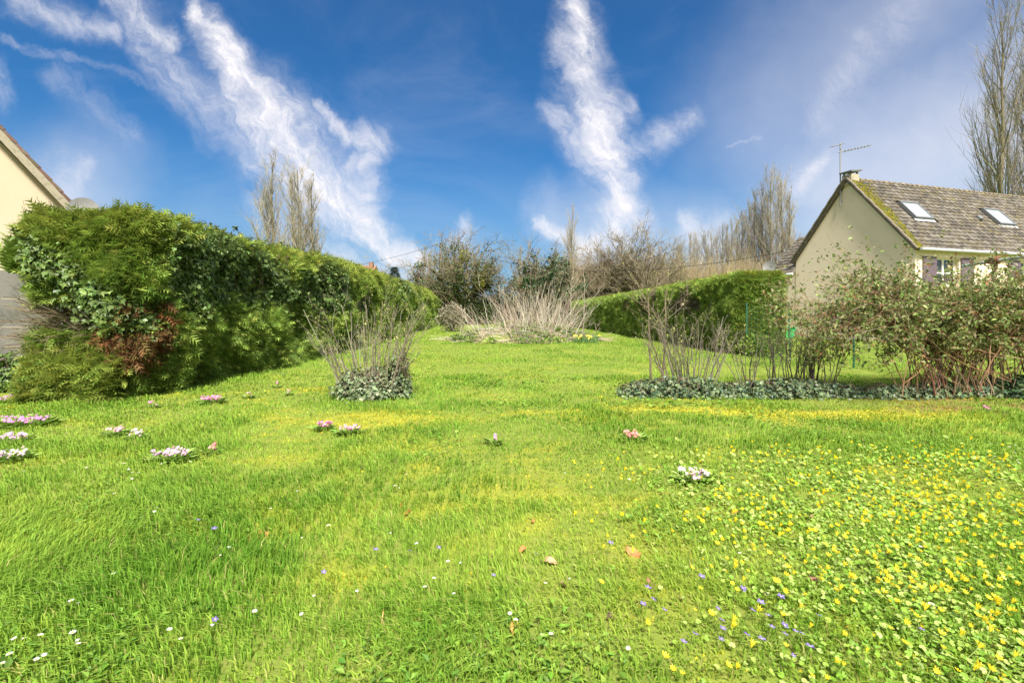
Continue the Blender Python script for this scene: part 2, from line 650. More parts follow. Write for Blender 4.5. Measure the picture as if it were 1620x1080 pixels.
# ground sheet: fine near the camera, coarse to the horizon
def ground():
    xs = np.unique(np.concatenate([np.linspace(-12, 12, 161), [-600, -200, -80, -40, -25, -18, 18, 25, 40, 80, 200, 600]]))
    ys = np.unique(np.concatenate([np.linspace(-4, 12, 121), np.linspace(12.4, 60, 90), [-300, -100, -40, -15, 70, 100, 160, 300, 900]]))
    X, Y = np.meshgrid(xs, ys)
    Z = gz(X, Y)
    V = np.stack([X, Y, Z], -1).reshape(-1, 3)
    nx, ny = len(xs), len(ys)
    i = np.arange(nx * ny).reshape(ny, nx)
    T = np.concatenate([np.stack([i[:-1, :-1], i[:-1, 1:], i[1:, 1:]], -1).reshape(-1, 3), np.stack([i[:-1, :-1], i[1:, 1:], i[1:, :-1]], -1).reshape(-1, 3)])
    mm = moss_map(V[:, 0], V[:, 1])[:, None]
    far = sst(V[:, 1], 20, 60)[:, None]
    so = soil_map(V[:, 0], V[:, 1])[:, None]
    c = np.array([.15, .20, .035]) * (1 - mm) + np.array([.30, .29, .035]) * mm
    c = c * (1 - so) + np.array([.17, .11, .045]) * so
    c = c * (1 - far) + np.array([.20, .30, .035]) * far
    o = mk('ground', V, T, M_ground, None, c, None, None, True)
    tag(o, 'lawn soil with yellow moss under the garden grass', None, None, 'structure')


ground()


def ok_area(x, y):
    """where grass grows: not inside hedges, walls"""
    inl = (x < hedge_l(y) - .25) & (y > 6.9)
    inr = (x > hedge_r(y) + .3) & (x < hedge_r(y) + 1.6) & (y > 14.4) & (y < 42)
    return ~(inl | inr) & ((x > hedge_l(y) - 2.5) | (y < 7.6))


def grass():
    rng = np.random.default_rng(11)
    parts = []
    # (y0, y1, density per m2 at y0, segments)
    bands = [(1.35, 2.2, 8200), (2.2, 3.2, 5600), (3.2, 4.6, 3200), (4.6, 6.6, 1650), (6.6, 9.5, 820), (9.5, 14, 400), (14, 22, 190), (22, 34, 85), (34, 50, 42)]
    A = Acc()
    for (y0, y1, den) in bands:
        xm = 1.14 * y1 + .4
        xl, xr = -xm, min(xm, 17.0)
        if y0 >= 9:
            xl = -9.0
        n = int(den * (xr - xl) * (y1 - y0))
        x = rng.uniform(xl, xr, n)
        y = rng.uniform(y0, y1, n)
        keep = (np.abs(x) < 1.14 * y + .35) & ok_area(x, y)
        keep &= ~((x > 9) & (y > 9.5) & (rng.random(n) < .35))
        mo = moss_map(x, y)
        ce = cel_map(x, y)
        tl = tall_map(x, y)
        keep &= rng.random(n) > (.45 * mo) * (tl < .9)
        keep &= rng.random(n) > .45 * ce * (tl < 1.0)
        keep &= rng.random(n) > .8 * soil_map(x, y)
        x, y, mo, tl, ce = (a[keep] for a in (x, y, mo, tl, ce))
        n = len(x)
        # clump a little: pull towards jittered cell centres
        cell = .07 + .012 * y
        cx = (np.floor(x / cell) + .5 + (vn(np.floor(x / cell) * 1.7, np.floor(y / cell) * 2.3) - .5)) * cell
        cy = (np.floor(y / cell) + .5 + (vn(np.floor(y / cell) * 1.3 + 9, np.floor(x / cell) * 2.9) - .5)) * cell
        pull = .35 * rng.random(n) * (1 - sst(y, 3.0, 6.0))
        ox, oy = x + (cx - x) * pull, y + (cy - y) * pull
        z = gz(ox, oy)
        h = (.029 + .050 * tl) * rng.uniform(.55, 1.35, n) * (1 - .45 * mo)
        w = np.maximum(.0021 + .0016 * rng.random(n), .00085 * y * (0.7 + .6 * rng.random(n)))
        az = rng.uniform(0, 2 * np.pi, n)
        # wind-combed lean in patches plus outward splay
        la = fbm(ox * .8 + 12, oy * .8 + 33, 2) * 8
        lean = h * rng.uniform(.2, 1.25, n)
        dxn = .62 * np.cos(az) + .5 * np.cos(la)
        dyn = .62 * np.sin(az) + .5 * np.sin(la)
        lx, ly = lean * dxn, lean * dyn
        # blade faces mostly across its lean
        sx, sy = -np.sin(az), np.cos(az)
        base = np.stack([ox, oy, z - .004], -1)
        S_ = np.stack([sx * w, sy * w, np.zeros(n)], -1)
        mid = base + np.stack([lx * .32, ly * .32, h * .62], -1)
        tip = base + np.stack([lx, ly, h * (1 - .28 * np.hypot(dxn, dyn))], -1)
        # colours
        cols = np.asarray(GREENS)
        hue = np.clip(fbm(ox * .7 + 4, oy * .7 + 90, 3) * 1.0 + .5 * fbm(ox * 3.5, oy * 3.5, 2) + .55 * fbm(ox * 9, oy * 9, 2) - .47 + rng.normal(0, .22, n), 0, .999)
        dark = np.array([.160, .315, .030])
        lime = np.array([.385, .505, .075])
        c = dark + (lime - dark) * hue[:, None]
        c = c * (1 - .22 * np.clip(tl, 0, 1)[:, None] * np.array([1, .5, .8]))
        st = rng.random(n) < (.035 + .09 * (tl < .4))
        c[st] = np.array([.40, .39, .13])
        c = c * (1 - mo[:, None] * .45) + np.array([.44, .43, .04]) * mo[:, None] * .45
        c *= rng.uniform(.78, 1.22, n)[:, None]
        if y0 < 9.5:
            V = np.stack([base - S_, base + S_, mid - S_ * .8, mid + S_ * .8, tip], 1)
            tt = np.array([(0, 1, 3), (0, 3, 2), (2, 3, 4)])
        else:
            V = np.stack([base - S_, base + S_, tip], 1)
            tt = np.array([(0, 1, 2)])
        k = V.shape[1]
        T = tt[None] + (np.arange(n) * k)[:, None, None]
        A.add(V.reshape(-1, 3), T.reshape(-1, 3), np.repeat(c, k, axis=0))
    o = A.build('grass', M_grass)
    tag(o, 'bright green uneven lawn grass with longer tufts', 'grass', None, 'stuff')


grass()


def moss_tufts():
    rng = np.random.default_rng(12)
    n = 90000
    y = 1.5 * (8.0 / 1.5) ** rng.random(n)
    x = rng.uniform(-1, 1, n) * 1.12 * y
    mo = moss_map(x, y)
    k = (rng.random(n) < mo * .6) & ok_area(x, y)
    x, y = x[k], y[k]
    n = len(x)
    pos = np.stack([x, y, gz(x, y) - .003], -1)
    d = np.stack([rng.normal(0, .6, n), rng.normal(0, .6, n), np.ones(n)], -1)
    tv, tt = t_card()
    col = pal(n, [(.46, .43, .03), (.40, .42, .03), (.52, .42, .03), (.36, .41, .04)], None, .15, rng)
    V, T, C = scatter(tv * np.array([1.3, 1, 1]), tt, pos, frames(d, rng), np.maximum(.012, .0042 * y) * rng.uniform(.7, 1.4, n), col)
    o = mk('moss', V, T, M_leaf, None, C)
    tag(o, 'golden yellow moss patches in the thin lawn', 'moss', None, 'stuff')


moss_tufts()


def ground_leaves():
    """celandine carpet leaves and other broad weeds"""
    rng = np.random.default_rng(13)
    n = 60000
    y = 1.4 * (4.8 / 1.4) ** rng.random(n)
    x = rng.uniform(-1, 1, n) * 1.14 * y
    k = (rng.random(n) < cel_map(x, y) * .85)
    x, y = x[k], y[k]
    n = len(x)
    tv, tt = t_round()
    pos = np.stack([x, y, gz(x, y) + rng.uniform(.008, .05, n)], -1)
    up = np.stack([rng.normal(0, .45, n), rng.normal(0, .45, n) - .25, np.ones(n)], -1)
    a = rng.uniform(0, 2 * np.pi, n)
    d = np.stack([np.cos(a), np.sin(a), rng.normal(.05, .3, n)], -1)
    col = pal(n, [(.22, .35, .045), (.28, .42, .07), (.37, .47, .13), (.16, .29, .03)], None, .14, rng)
    V, T, C = scatter(tv, tt, pos, frames_up(d, up), np.maximum(.0165, .0062 * y) * rng.uniform(.65, 1.35, n), col)
    o = mk('celandine_leaves', V, T, M_leaf, None, C)
    tag(o, 'carpet of round pale green celandine leaves', 'ground cover', None, 'stuff')
    n = 30000
    y = 1.4 * (9 / 1.4) ** rng.random(n)
    x = rng.uniform(-1, 1, n) * 1.14 * y
    k = (rng.random(n) < weed_map(x, y) * .75 * (1 - cel_map(x, y))) & ok_area(x, y)
    x, y = x[k], y[k]
    n = len(x)
    tv, tt = t_leaf(.55)
    pos = np.stack([x, y, gz(x, y) + rng.uniform(.005, .04, n)], -1)
    a = rng.uniform(0, 2 * np.pi, n)
    d = np.stack([np.cos(a), np.sin(a), rng.uniform(.0, .7, n)], -1)
    col = pal(n, [(.14, .27, .03), (.20, .33, .05), (.10, .20, .03)], None, .15, rng)
    V, T, C = scatter(tv, tt, pos, frames_up(d, np.array([[0, 0, 1.]]) + rng.normal(0, .2, (n, 3))), np.maximum(.03, .009 * y) * rng.uniform(.6, 1.4, n), col)
    o = mk('lawn_weeds', V, T, M_leaf, None, C)
    tag(o, 'low broad leaved weeds and clover among the grass', 'ground cover', None, 'stuff')


ground_leaves()


# ------------------------------------------------------------------ branching
def interp_path(P, R, pi, t):
    k = P.shape[1]
    f = t * (k - 1)
    i = np.minimum(f.astype(int), k - 2)
    u = (f - i)[:, None]
    a, b = P[pi, i], P[pi, i + 1]
    ra, rb = R[pi, i], R[pi, i + 1]
    return a + (b - a) * u, norm(b - a), ra + (rb - ra) * u[:, 0]


def sprout(P, R, per, tr, ang, ln, k, up=0.0, wob=0.1, rf=0.6, rmin=.004, rng=RNG, lt=None, tip=.3, angj=.25):
    """grow children from every path; ln is an array or (lo, hi) share of the parent's length"""
    N = len(P)
    pi = np.repeat(np.arange(N), per)
    n = len(pi)
    t = rng.uniform(tr[0], tr[1], n)
    pos, tg, r = interp_path(P, R, pi, t)
    az = norm(np.cross(tg, rng.normal(size=(n, 3))))
    an = ang * (1 + angj * rng.normal(size=n))
    d = tg * np.cos(an)[:, None] + az * np.sin(an)[:, None]
    pl = np.linalg.norm(np.diff(P, axis=1), axis=2).sum(1)[pi]
    L = pl * rng.uniform(ln[0], ln[1], n)
    if lt is not None:
        L = L * lt(t)
    out = np.zeros((n, k, 3))
    out[:, 0] = pos
    for i in range(1, k):
        d = norm(d + np.array([0, 0, up]) / k + rng.normal(0, wob, (n, 3)))
        out[:, i] = out[:, i - 1] + d * (L / (k - 1))[:, None]
    r0 = np.maximum(r * rf, rmin)
    R2 = r0[:, None] * np.linspace(1, tip, k)[None]
    return out, np.maximum(R2, rmin * .5)


def tree_obj(name, label, cat, base, tv, crowns, group=None, barkcol=(.12, .105, .07), rz=0, leafsets=()):
    e = thing(name, label, cat, base, group)
    return e


def poplar_meshes(seed, H=14.0, wide=1.0):
    rng = np.random.default_rng(seed)
    k = 10
    z = np.linspace(0, H, k)
    P = np.zeros((1, k, 3))
    P[0, :, 2] = z
    P[0, :, :2] = np.cumsum(rng.normal(0, .06, (k, 2)), 0)
    R = (np.linspace(.17, .03, k) * (H / 14))[None]
    tv, tt = tubes(P, R, 6)
    tr = mesh_of('trunk', tv, tt, M_bark, np.tile((.16, .14, .085), (len(tv), 1)), None, True)
    A = Acc()
    env = lambda t: .35 + .75 * np.sin(np.pi * np.clip(t, 0, 1) ** .8) * .8
    P1, R1 = sprout(P, R, 62, (.10, .96), .62, (.20, .36), 7, up=1.5, wob=.07, rf=.44, rmin=.02, rng=rng, lt=lambda t: wide * (1.1 - .75 * t))
    V, T = tubes(P1, R1, 3)
    c1 = pal(len(P1), [(.18, .16, .115), (.22, .20, .145), (.15, .135, .10)], None, .1, rng)
    A.add(V, T, np.repeat(c1, 21, axis=0))
    P2, R2 = sprout(P1, R1, 9, (.12, 1), .5, (.22, .5), 4, up=1.0, wob=.12, rf=.5, rmin=.010, rng=rng)
    V, T = tubes(P2, R2, 3)
    c2 = pal(len(P2), [(.25, .23, .17), (.30, .275, .21), (.20, .185, .14)], None, .12, rng)
    A.add(V, T, np.repeat(c2, 12, axis=0))
    P3, R3 = sprout(P2, R2, 4, (.2, 1), .55, (.3, .75), 3, up=.6, wob=.16, rf=.6, rmin=.007, rng=rng)
    V, T = tubes(P3, R3, 3)
    c3 = pal(len(P3), [(.25, .22, .16), (.29, .26, .19), (.20, .175, .13), (.26, .20, .13)], None, .12, rng)
    A.add(V, T, np.repeat(c3, 9, axis=0))
    cr = mesh_of('crown', np.concatenate(A.V), np.concatenate(A.T), M_twig, np.concatenate(A.C))
    return tr, cr


POP = [poplar_meshes(100 + i, 14.0, w) for i, w in enumerate((1.0, .85, 1.15, .7, 1.0))]


def poplar(x, y, H, var, label, group, rz, sx=1.0):
    e = thing('poplar_tree', label, 'poplar tree', (x, y, -.05), group)
    s = H / 14.0
    for me, nm in zip(POP[var], ('trunk', 'crown')):
        o = inst(me, nm, (0, 0, 0), rz, (s * sx, s * sx, s), e)
    return e


def px_poplar(px, ytop, d, var, label, group, sx=1.0):
    x = (px - 810) / F * d
    H = HE + (HY - ytop) / F * d
    return poplar(x, d, H, var, label, group, random.uniform(0, 6.28), sx)


gp3 = 'bare poplars rising above the left hedge'
px_poplar(437, 256, 62, 0, 'bare poplar above the left hedge, tallest and leftmost of its four', gp3, 1.15)
px_poplar(463, 288, 64, 3, 'slim bare poplar in the gap between two fuller ones above the left hedge', gp3, .95)
px_poplar(477, 270, 61, 4, 'full bare poplar above the left hedge, just right of the slim one', gp3, 1.1)
px_poplar(494, 290, 62, 1, 'bare poplar above the left hedge, rightmost of its four', gp3, 1.1)
gpr = 'bare poplars in the row behind the right hedge'
ORD = 'first second third fourth fifth sixth seventh eighth ninth tenth eleventh twelfth thirteenth fourteenth'.split() + ['farther ' + w_ for w_ in 'first second third fourth fifth sixth'.split()]
for i, (px, yt, d, v) in enumerate([(1072, 388, 60, 1), (1090, 372, 66, 3), (1104, 380, 62, 0), (1120, 368, 68, 4), (1135, 376, 63, 1), (1148, 360, 66, 3),
                                    (1160, 352, 64, 0), (1172, 338, 66, 4), (1184, 326, 64, 1), (1197, 306, 66, 3), (1210, 296, 64, 0), (1223, 286, 63, 2), (1238, 288, 65, 4), (1250, 308, 63, 1)] + [(1064, 398, 70, 0), (1081, 384, 72, 4), (1098, 380, 70, 2), (1127, 372, 73, 0), (1142, 368, 71, 2), (1166, 350, 72, 1)]):
    lab = ORD[i] + ' bare poplar from the left in the crowded row behind the right hedge'
    if px == 1223:
        lab = 'tallest bare poplar of the row behind the right hedge, left of the house gable'
    px_poplar(px, yt, d, v, lab, gpr, .92)
px_poplar(1594, 30, 46, 2, 'huge bare poplar rising behind the roof of the right house', None, .74)
px_poplar(1650, 20, 47, 0, 'bare poplar cut by the right edge beside the huge one behind the roof', None, .8)
px_poplar(908, 336, 70, 0, 'single slim bare poplar between the ivy clad tree and the round bare tree', None, .85)
gpf = 'small far poplars beside the utility pole'
px_poplar(673, 392, 90, 3, 'faint far poplar left of the utility pole', gpf, .8)
px_poplar(681, 402, 92, 1, 'faint far poplar directly beside the utility pole, shorter than its neighbour', gpf, .7)
gpc = 'far poplars between the two ivy clad trees'
px_poplar(823, 392, 88, 1, 'far slim bare poplar with thin top left of the dark ivy clad tree', gpc, .6)
px_poplar(837, 388, 90, 3, 'far slim bare poplar behind the branches of the dark ivy clad tree', gpc, .7)


def bare_tree(name, label, px, ytop, d, wide, seed, droop=.1, col=((.16, .13, .08), (.20, .17, .10)), leaf=None, group=None, n1=9, forks=3, lean=0):
    rng = np.random.default_rng(seed)
    x = (px - 810) / F * d
    H = HE + (HY - ytop) / F * d
    e = thing(name, label, 'tree', (x, d, -.05), group)
    b = np.array([x, d, -.05])
    k = 6
    ht = H * .42
    P = np.zeros((forks, k, 3))
    for i in range(forks):
        a = 2 * math.pi * i / forks + rng.uniform(0, 1)
        s = np.linspace(0, 1, k)
        P[i, :, 2] = s * ht * rng.uniform(.8, 1.15)
        P[i, :, 0] = np.cos(a) * s ** 1.6 * wide * .22 + rng.normal(0, .05, k).cumsum() * .6 + lean * s
        P[i, :, 1] = np.sin(a) * s ** 1.6 * wide * .22
    P += b
    R = np.tile(np.linspace(.24, .13, k) * H / 9, (forks, 1))
    tv, tt = tubes(P, R, 6)
    mk('trunk', tv, tt, M_bark, e, np.tile(col[0], (len(tv), 1)), None, None, True)
    A = Acc()
    L0 = H * .62
    P1, R1 = sprout(P, R, n1, (.45, 1), .75, (.75, 1.25), 8, up=.35, wob=.13, rf=.6, rmin=.042, rng=rng)
    # keep the crown inside its envelope
    lim = wide * .5

    def clampP(Q):
        v = Q - b
        r = np.hypot(v[..., 0], v[..., 1])
        f = np.where(r > lim, lim / np.maximum(r, 1e-6), 1)
        v[..., 0] *= f
        v[..., 1] *= f
        zt = H * np.sqrt(np.clip(1 - (np.minimum(r, lim) / (lim * 1.12)) ** 2, .1, 1)) * .98
        v[..., 2] = np.minimum(v[..., 2], zt)
        return v + b
    P1 = clampP(P1)
    V, T = tubes(P1, R1, 4)
    A.add(V, T, np.repeat(pal(len(P1), col, None, .1, rng), 32, axis=0))
    P2, R2 = sprout(P1, R1, 8, (.2, 1), .7, (.25, .5), 6, up=.2 - droop, wob=.2, rf=.55, rmin=.026, rng=rng)
    V, T = tubes(P2, R2, 3)
    A.add(V, T, np.repeat(pal(len(P2), col, None, .1, rng), 18, axis=0))
    P3, R3 = sprout(P2, R2, 7, (.2, 1), .7, (.3, .7), 4, up=.25 - droop, wob=.25, rf=.6, rmin=.017, rng=rng)
    V, T = tubes(P3, R3, 3)
    A.add(V, T, np.repeat(pal(len(P3), [(.19, .16, .105), (.15, .125, .085)], None, .1, rng), 12, axis=0))
    P4, R4 = sprout(P3, R3, 3, (.2, 1), .6, (.4, .9), 3, up=.2, wob=.2, rf=.7, rmin=.013, rng=rng)
    V, T = tubes(P4, R4, 3)
    A.add(V, T, np.repeat(pal(len(P4), [(.21, .175, .115), (.17, .14, .09)], None, .1, rng), 9, axis=0))
    A.build('crown', M_twig, e)
    if leaf:
        leaf(e, b, H, wide, P, P1, P2, rng)
    return e


def ivy_on_tree(cols, nl, zfrac, size=.16, spots=None):
    def f(e, b, H, wide, P, P1, P2, rng):
        # leaves cling along the limbs, denser low down
        Q = np.concatenate([P1.reshape(-1, 3), np.repeat(P.reshape(-1, 3), 6, axis=0), P2[:, :3].reshape(-1, 3)])
        z = (Q[:, 2] - b[2]) / H
        wgt = np.clip(1 - z / zfrac, 0, 1) + .02
        if spots is not None:
            wgt = wgt * (.15 + sum(np.exp(-((Q[:, 0] - b[0] - sx) / sr) ** 2 - ((z - sz) / sh) ** 2) for sx, sz, sr, sh in spots))
        i = rng.choice(len(Q), nl, p=wgt / wgt.sum())
        pos = Q[i] + rng.normal(0, .22, (nl, 3))
        pos[:, 2] = np.maximum(pos[:, 2], .05)
        d = rng.normal(0, 1, (nl, 3)) + np.array([0, -.5, -.2])
        tv, tt = t_card()
        tv = tv * np.array([1.5, 1, 1])
        V, T, C = scatter(tv, tt, pos, frames(d, rng), size * rng.uniform(.6, 1.4, nl), pal(nl, cols, None, .25, rng))
        o = mk('ivy', V, T, M_ivy, e, C)
    return f


def mistletoe(e, pts, rng, nm='mistletoe'):
    for (px, py, d, r) in pts:
        c = at(px, py, d)
        n = 420
        dd = norm(rng.normal(size=(n, 3)))
        pos = c + dd * (r * rng.uniform(.3, 1, n) ** .5)[:, None]
        tv, tt = t_card()
        V, T, C = scatter(tv, tt, pos, frames(dd + rng.normal(0, .4, (n, 3)), rng), .16 * rng.uniform(.6, 1.3, n), pal(n, [(.20, .21, .03), (.26, .24, .035), (.15, .18, .03)], None, .15, rng))
        mk(nm, V, T, M_leaf, e, C)


DARKIVY = [(.035, .075, .028), (.05, .10, .035), (.03, .06, .03), (.075, .12, .04)]
MIDIVY = [(.065, .095, .035), (.09, .12, .04), (.05, .08, .03), (.12, .14, .05)]
e = bare_tree('orchard_tree', 'bare tree hung with ivy and mistletoe right of the utility pole', 738, 352, 46, 9.2, 201, .25, leaf=ivy_on_tree(MIDIVY, 11000, 1.0, .17))
mistletoe(e, [(700, 462, 46, .5), (763, 437, 45.6, .45), (772, 425, 46, .4), (757, 447, 45, .55), (722, 425, 45, .6), (735, 405, 45, .5)], np.random.default_rng(5))
bare_tree('ivy_tree', 'tree smothered in dark green ivy behind the dry stalks', 866, 366, 46, 7.8, 202, .25,
          leaf=ivy_on_tree(DARKIVY, 16000, 1.5, .19, [(.6, .85, 1.0, .25), (1.5, .55, 1.3, .3), (-1.2, .35, 1.3, .3)]))
bare_tree('bare_tree', 'round bare tree with spreading crown behind the right hedge', 996, 356, 50, 9.8, 203, .05, ((.095, .075, .05), (.12, .095, .06)), n1=14, forks=5)
bare_tree('bare_tree', 'low bare tree between the round tree and the poplar row', 1052, 392, 58, 6.5, 204, .0)
bare_tree('bare_tree', 'small leaning bare tree right of the single slim poplar', 935, 402, 62, 5.5, 205, .1)
bare_tree('bare_tree', 'grey bare tree peeping over the left hedge beside the far roof', 598, 418, 60, 5.0, 206, .1, n1=7)


def conifer(name, label, px, ytop, d, wide, seed, n=2600, col=((.04, .07, .035), (.06, .09, .04), (.05, .075, .05))):
    rng = np.random.default_rng(seed)
    x = (px - 810) / F * d
    H = HE + (HY - ytop) / F * d
    e = thing(name, label, 'tree', (x, d, -.05))
    A = Acc()
    A.tube([(x, d, -.05), (x, d, H * .5), (x, d, H * .97)], [.16, .1, .02], 6, (.1, .08, .05))
    A.build('trunk', M_bark, e)
    z = H * (.12 + .86 * rng.random(n) ** 1.3)
    rr = (1 - z / H) ** .8 * wide * .5 * np.sqrt(rng.random(n)) * (1 + .25 * np.sin(z * 7))
    a = rng.uniform(0, 6.283, n)
    pos = np.stack([x + rr * np.cos(a), d + rr * np.sin(a), z], -1)
    dd = np.stack([np.cos(a), np.sin(a), rng.uniform(-.5, .3, n)], -1)
    tv, tt = t_spray(4)
    V, T, C = scatter(tv, tt, pos, frames_up(dd, rng.normal(0, .4, (n, 3)) + np.array([0, 0, 1])), rng.uniform(.3, .75, n) * wide / 4, pal(n, col, None, .2, rng))
    mk('foliage', V, T, M_spray, e, C)
    return e


conifer('conifer_tree', 'dark conifer showing over the left hedge beside a grey bare tree', 624, 420, 58, 3.4, 301)
conifer('conifer_tree', 'broad olive conifer left of the round bare tree, above the right hedge', 940, 428, 52, 5.0, 302, 4200, ((.085, .10, .035), (.11, .12, .045), (.07, .085, .04)))
conifer('conifer_tree', 'second olive conifer right behind the end of the right hedge', 962, 440, 49, 4.0, 303, 3000, ((.085, .10, .035), (.11, .12, .045), (.07, .085, .04)))


def leafy(name, label, cat, c, r, n, cols, size, seed, stems=12, matl=None, kind=None, flat=0.0):
    """a loose shrub of stems and leaf cards; c is its base, r its half sizes"""
    rng = np.random.default_rng(seed)
    c = np.asarray(c, float)
    r = np.asarray(r, float)
    e = thing(name, label, cat, c)
    A = Acc()
    k = 5
    for i in range(stems):
        a = rng.uniform(0, 6.283)
        q_ = rng.uniform(.2, .9)
        s = np.linspace(0, 1, k)
        P = c + np.stack([np.cos(a) * r[0] * q_ * s, np.sin(a) * r[1] * q_ * s, r[2] * 1.6 * s * math.sqrt(max(.1, 1 - q_ * q_))], -1) + rng.normal(0, .03, (k, 3)) * s[:, None]
        A.tube(P, np.linspace(.025, .008, k), 4, (.12, .1, .07), cap=False)
    A.build('stems', M_twig, e)
    v = norm(rng.normal(size=(n, 3))) * (rng.random(n) ** .4)[:, None]
    lump = .72 + .55 * fbm(v[:, 0] * 2.1 + seed, v[:, 2] * 2.1 + v[:, 1], 3)
    pos = c + np.array([0, 0, r[2] * .92]) + v * r * lump[:, None]
    pos[:, 2] = np.maximum(pos[:, 2], .03)
    d = v + rng.normal(0, .5, (n, 3)) + np.array([0, 0, .25])
    tv, tt = t_card()
    V, T, C = scatter(tv * np.array([1.4, 1, 1]), tt, pos, frames(d, rng), size * rng.uniform(.6, 1.4, n), pal(n, cols, None, .22, rng))
    mk('foliage', V, T, matl or M_leaf, e, C)
    return e


SHR = [(.06, .085, .03), (.08, .11, .035), (.05, .07, .03), (.11, .13, .05)]
for px, d, rx, h, lab, cols in [
    (702, 49, 1.2, 2.9, 'dark evergreen shrub at the far end of the left hedge', DARKIVY),
    (745, 46, 2.2, 2.6, 'green shrub under the mistletoe tree, behind the dry stalks', SHR),
    (790, 50, 2.4, 2.7, 'dark green shrub between the two ivy clad trees', DARKIVY),
    (838, 47, 2.0, 2.4, 'low green shrub at the foot of the dark ivy clad tree', SHR),
    (893, 48, 2.2, 2.7, 'dark shrub filling the gap before the end of the right hedge', DARKIVY),
    (925, 55, 3.0, 3.4, 'olive shrub behind the far end of the right hedge', SHR),
]:
    leafy('evergreen_shrub', lab, 'shrub', ((px - 810) / F * d, d, 0), (rx, 1.4, h / 2), 3200, cols, .2, int(px))
leafy('pale_shrub', 'pale grey leafless looking shrub at the end of the left hedge', 'shrub', ((716 - 810) / F * 30, 30, 0), (.95, .8, .9), 1700, [(.26, .24, .16), (.2, .18, .12), (.3, .29, .2)], .10, 77, 26)


def treeline():
    """far wood edge reading as one mass"""
    rng = np.random.default_rng(41)
    A = Acc()
    n = 26000
    x = rng.uniform(-70, 120, n)
    y = 95 + rng.uniform(-6, 6, n) + .05 * x
    top = 3.2 + 3.6 * fbm(x * .14 + 3, x * 0 + 2, 3)
    z = top * rng.random(n) ** .7
    pos = np.stack([x, y, z], -1)
    tv, tt = t_card()
    V, T, C = scatter(tv * np.array([1.3, 1, 1]), tt, pos, frames(rng.normal(size=(n, 3)) + np.array([0, 0, .4]), rng), rng.uniform(.35, .9, n), pal(n, [(.10, .10, .06), (.14, .125, .08), (.07, .09, .04), (.18, .15, .1)], None, .2, rng))
    A.add(V, T, C)
    o = A.build('treeline', M_leaf)
    tag(o, 'far brown and green thicket closing the view', 'woodland', None, 'stuff')


treeline()


def thicket():
    """brown twiggy undergrowth among the poplars behind the right hedge"""
    rng = np.random.default_rng(42)
    n = 3400
    x = rng.uniform(5, 36, n)
    y = rng.uniform(54, 60, n)
    k = 5
    h = rng.uniform(2.6, 6.4, n) * (.7 + .6 * fbm(x * .3, y * 0 + 1, 2))
    s = np.linspace(0, 1, k)
    P = np.zeros((n, k, 3))
    P[:, :, 0] = x[:, None] + rng.normal(0, .5, (n, 1)) * s + rng.normal(0, .12, (n, k)).cumsum(1)
    P[:, :, 1] = y[:, None] + rng.normal(0, .5, (n, 1)) * s
    P[:, :, 2] = h[:, None] * s
    R = np.linspace(.045, .012, k)[None] * np.ones((n, 1))
    A = Acc()
    V, T = tubes(P, R, 3)
    A.add(V, T, np.repeat(pal(n, [(.17, .14, .09), (.21, .18, .11), (.14, .10, .06), (.23, .17, .07)], None, .12, rng), 15, axis=0))
    P2, R2 = sprout(P, R, 5, (.3, 1), .5, (.15, .4), 3, up=.5, wob=.2, rf=.7, rmin=.012, rng=rng)
    V, T = tubes(P2, R2, 3)
    A.add(V, T, np.repeat(pal(len(P2), [(.24, .19, .12), (.28, .23, .12)], None, .12, rng), 9, axis=0))
    o = A.build('undergrowth', M_twig)
    tag(o, 'brown twiggy undergrowth among the poplars behind the right hedge', 'undergrowth', None, 'stuff')


thicket()

# ------------------------------------------------------------------ left hedge
THUJA = [(.175, .265, .045), (.225, .32, .058), (.125, .205, .036), (.28, .36, .072)]
THUJA_Y = [(.28, .31, .05), (.34, .35, .065), (.22, .27, .045)]
IVYC = [(.08, .13, .030), (.11, .17, .04), (.145, .21, .06), (.06, .105, .026)]


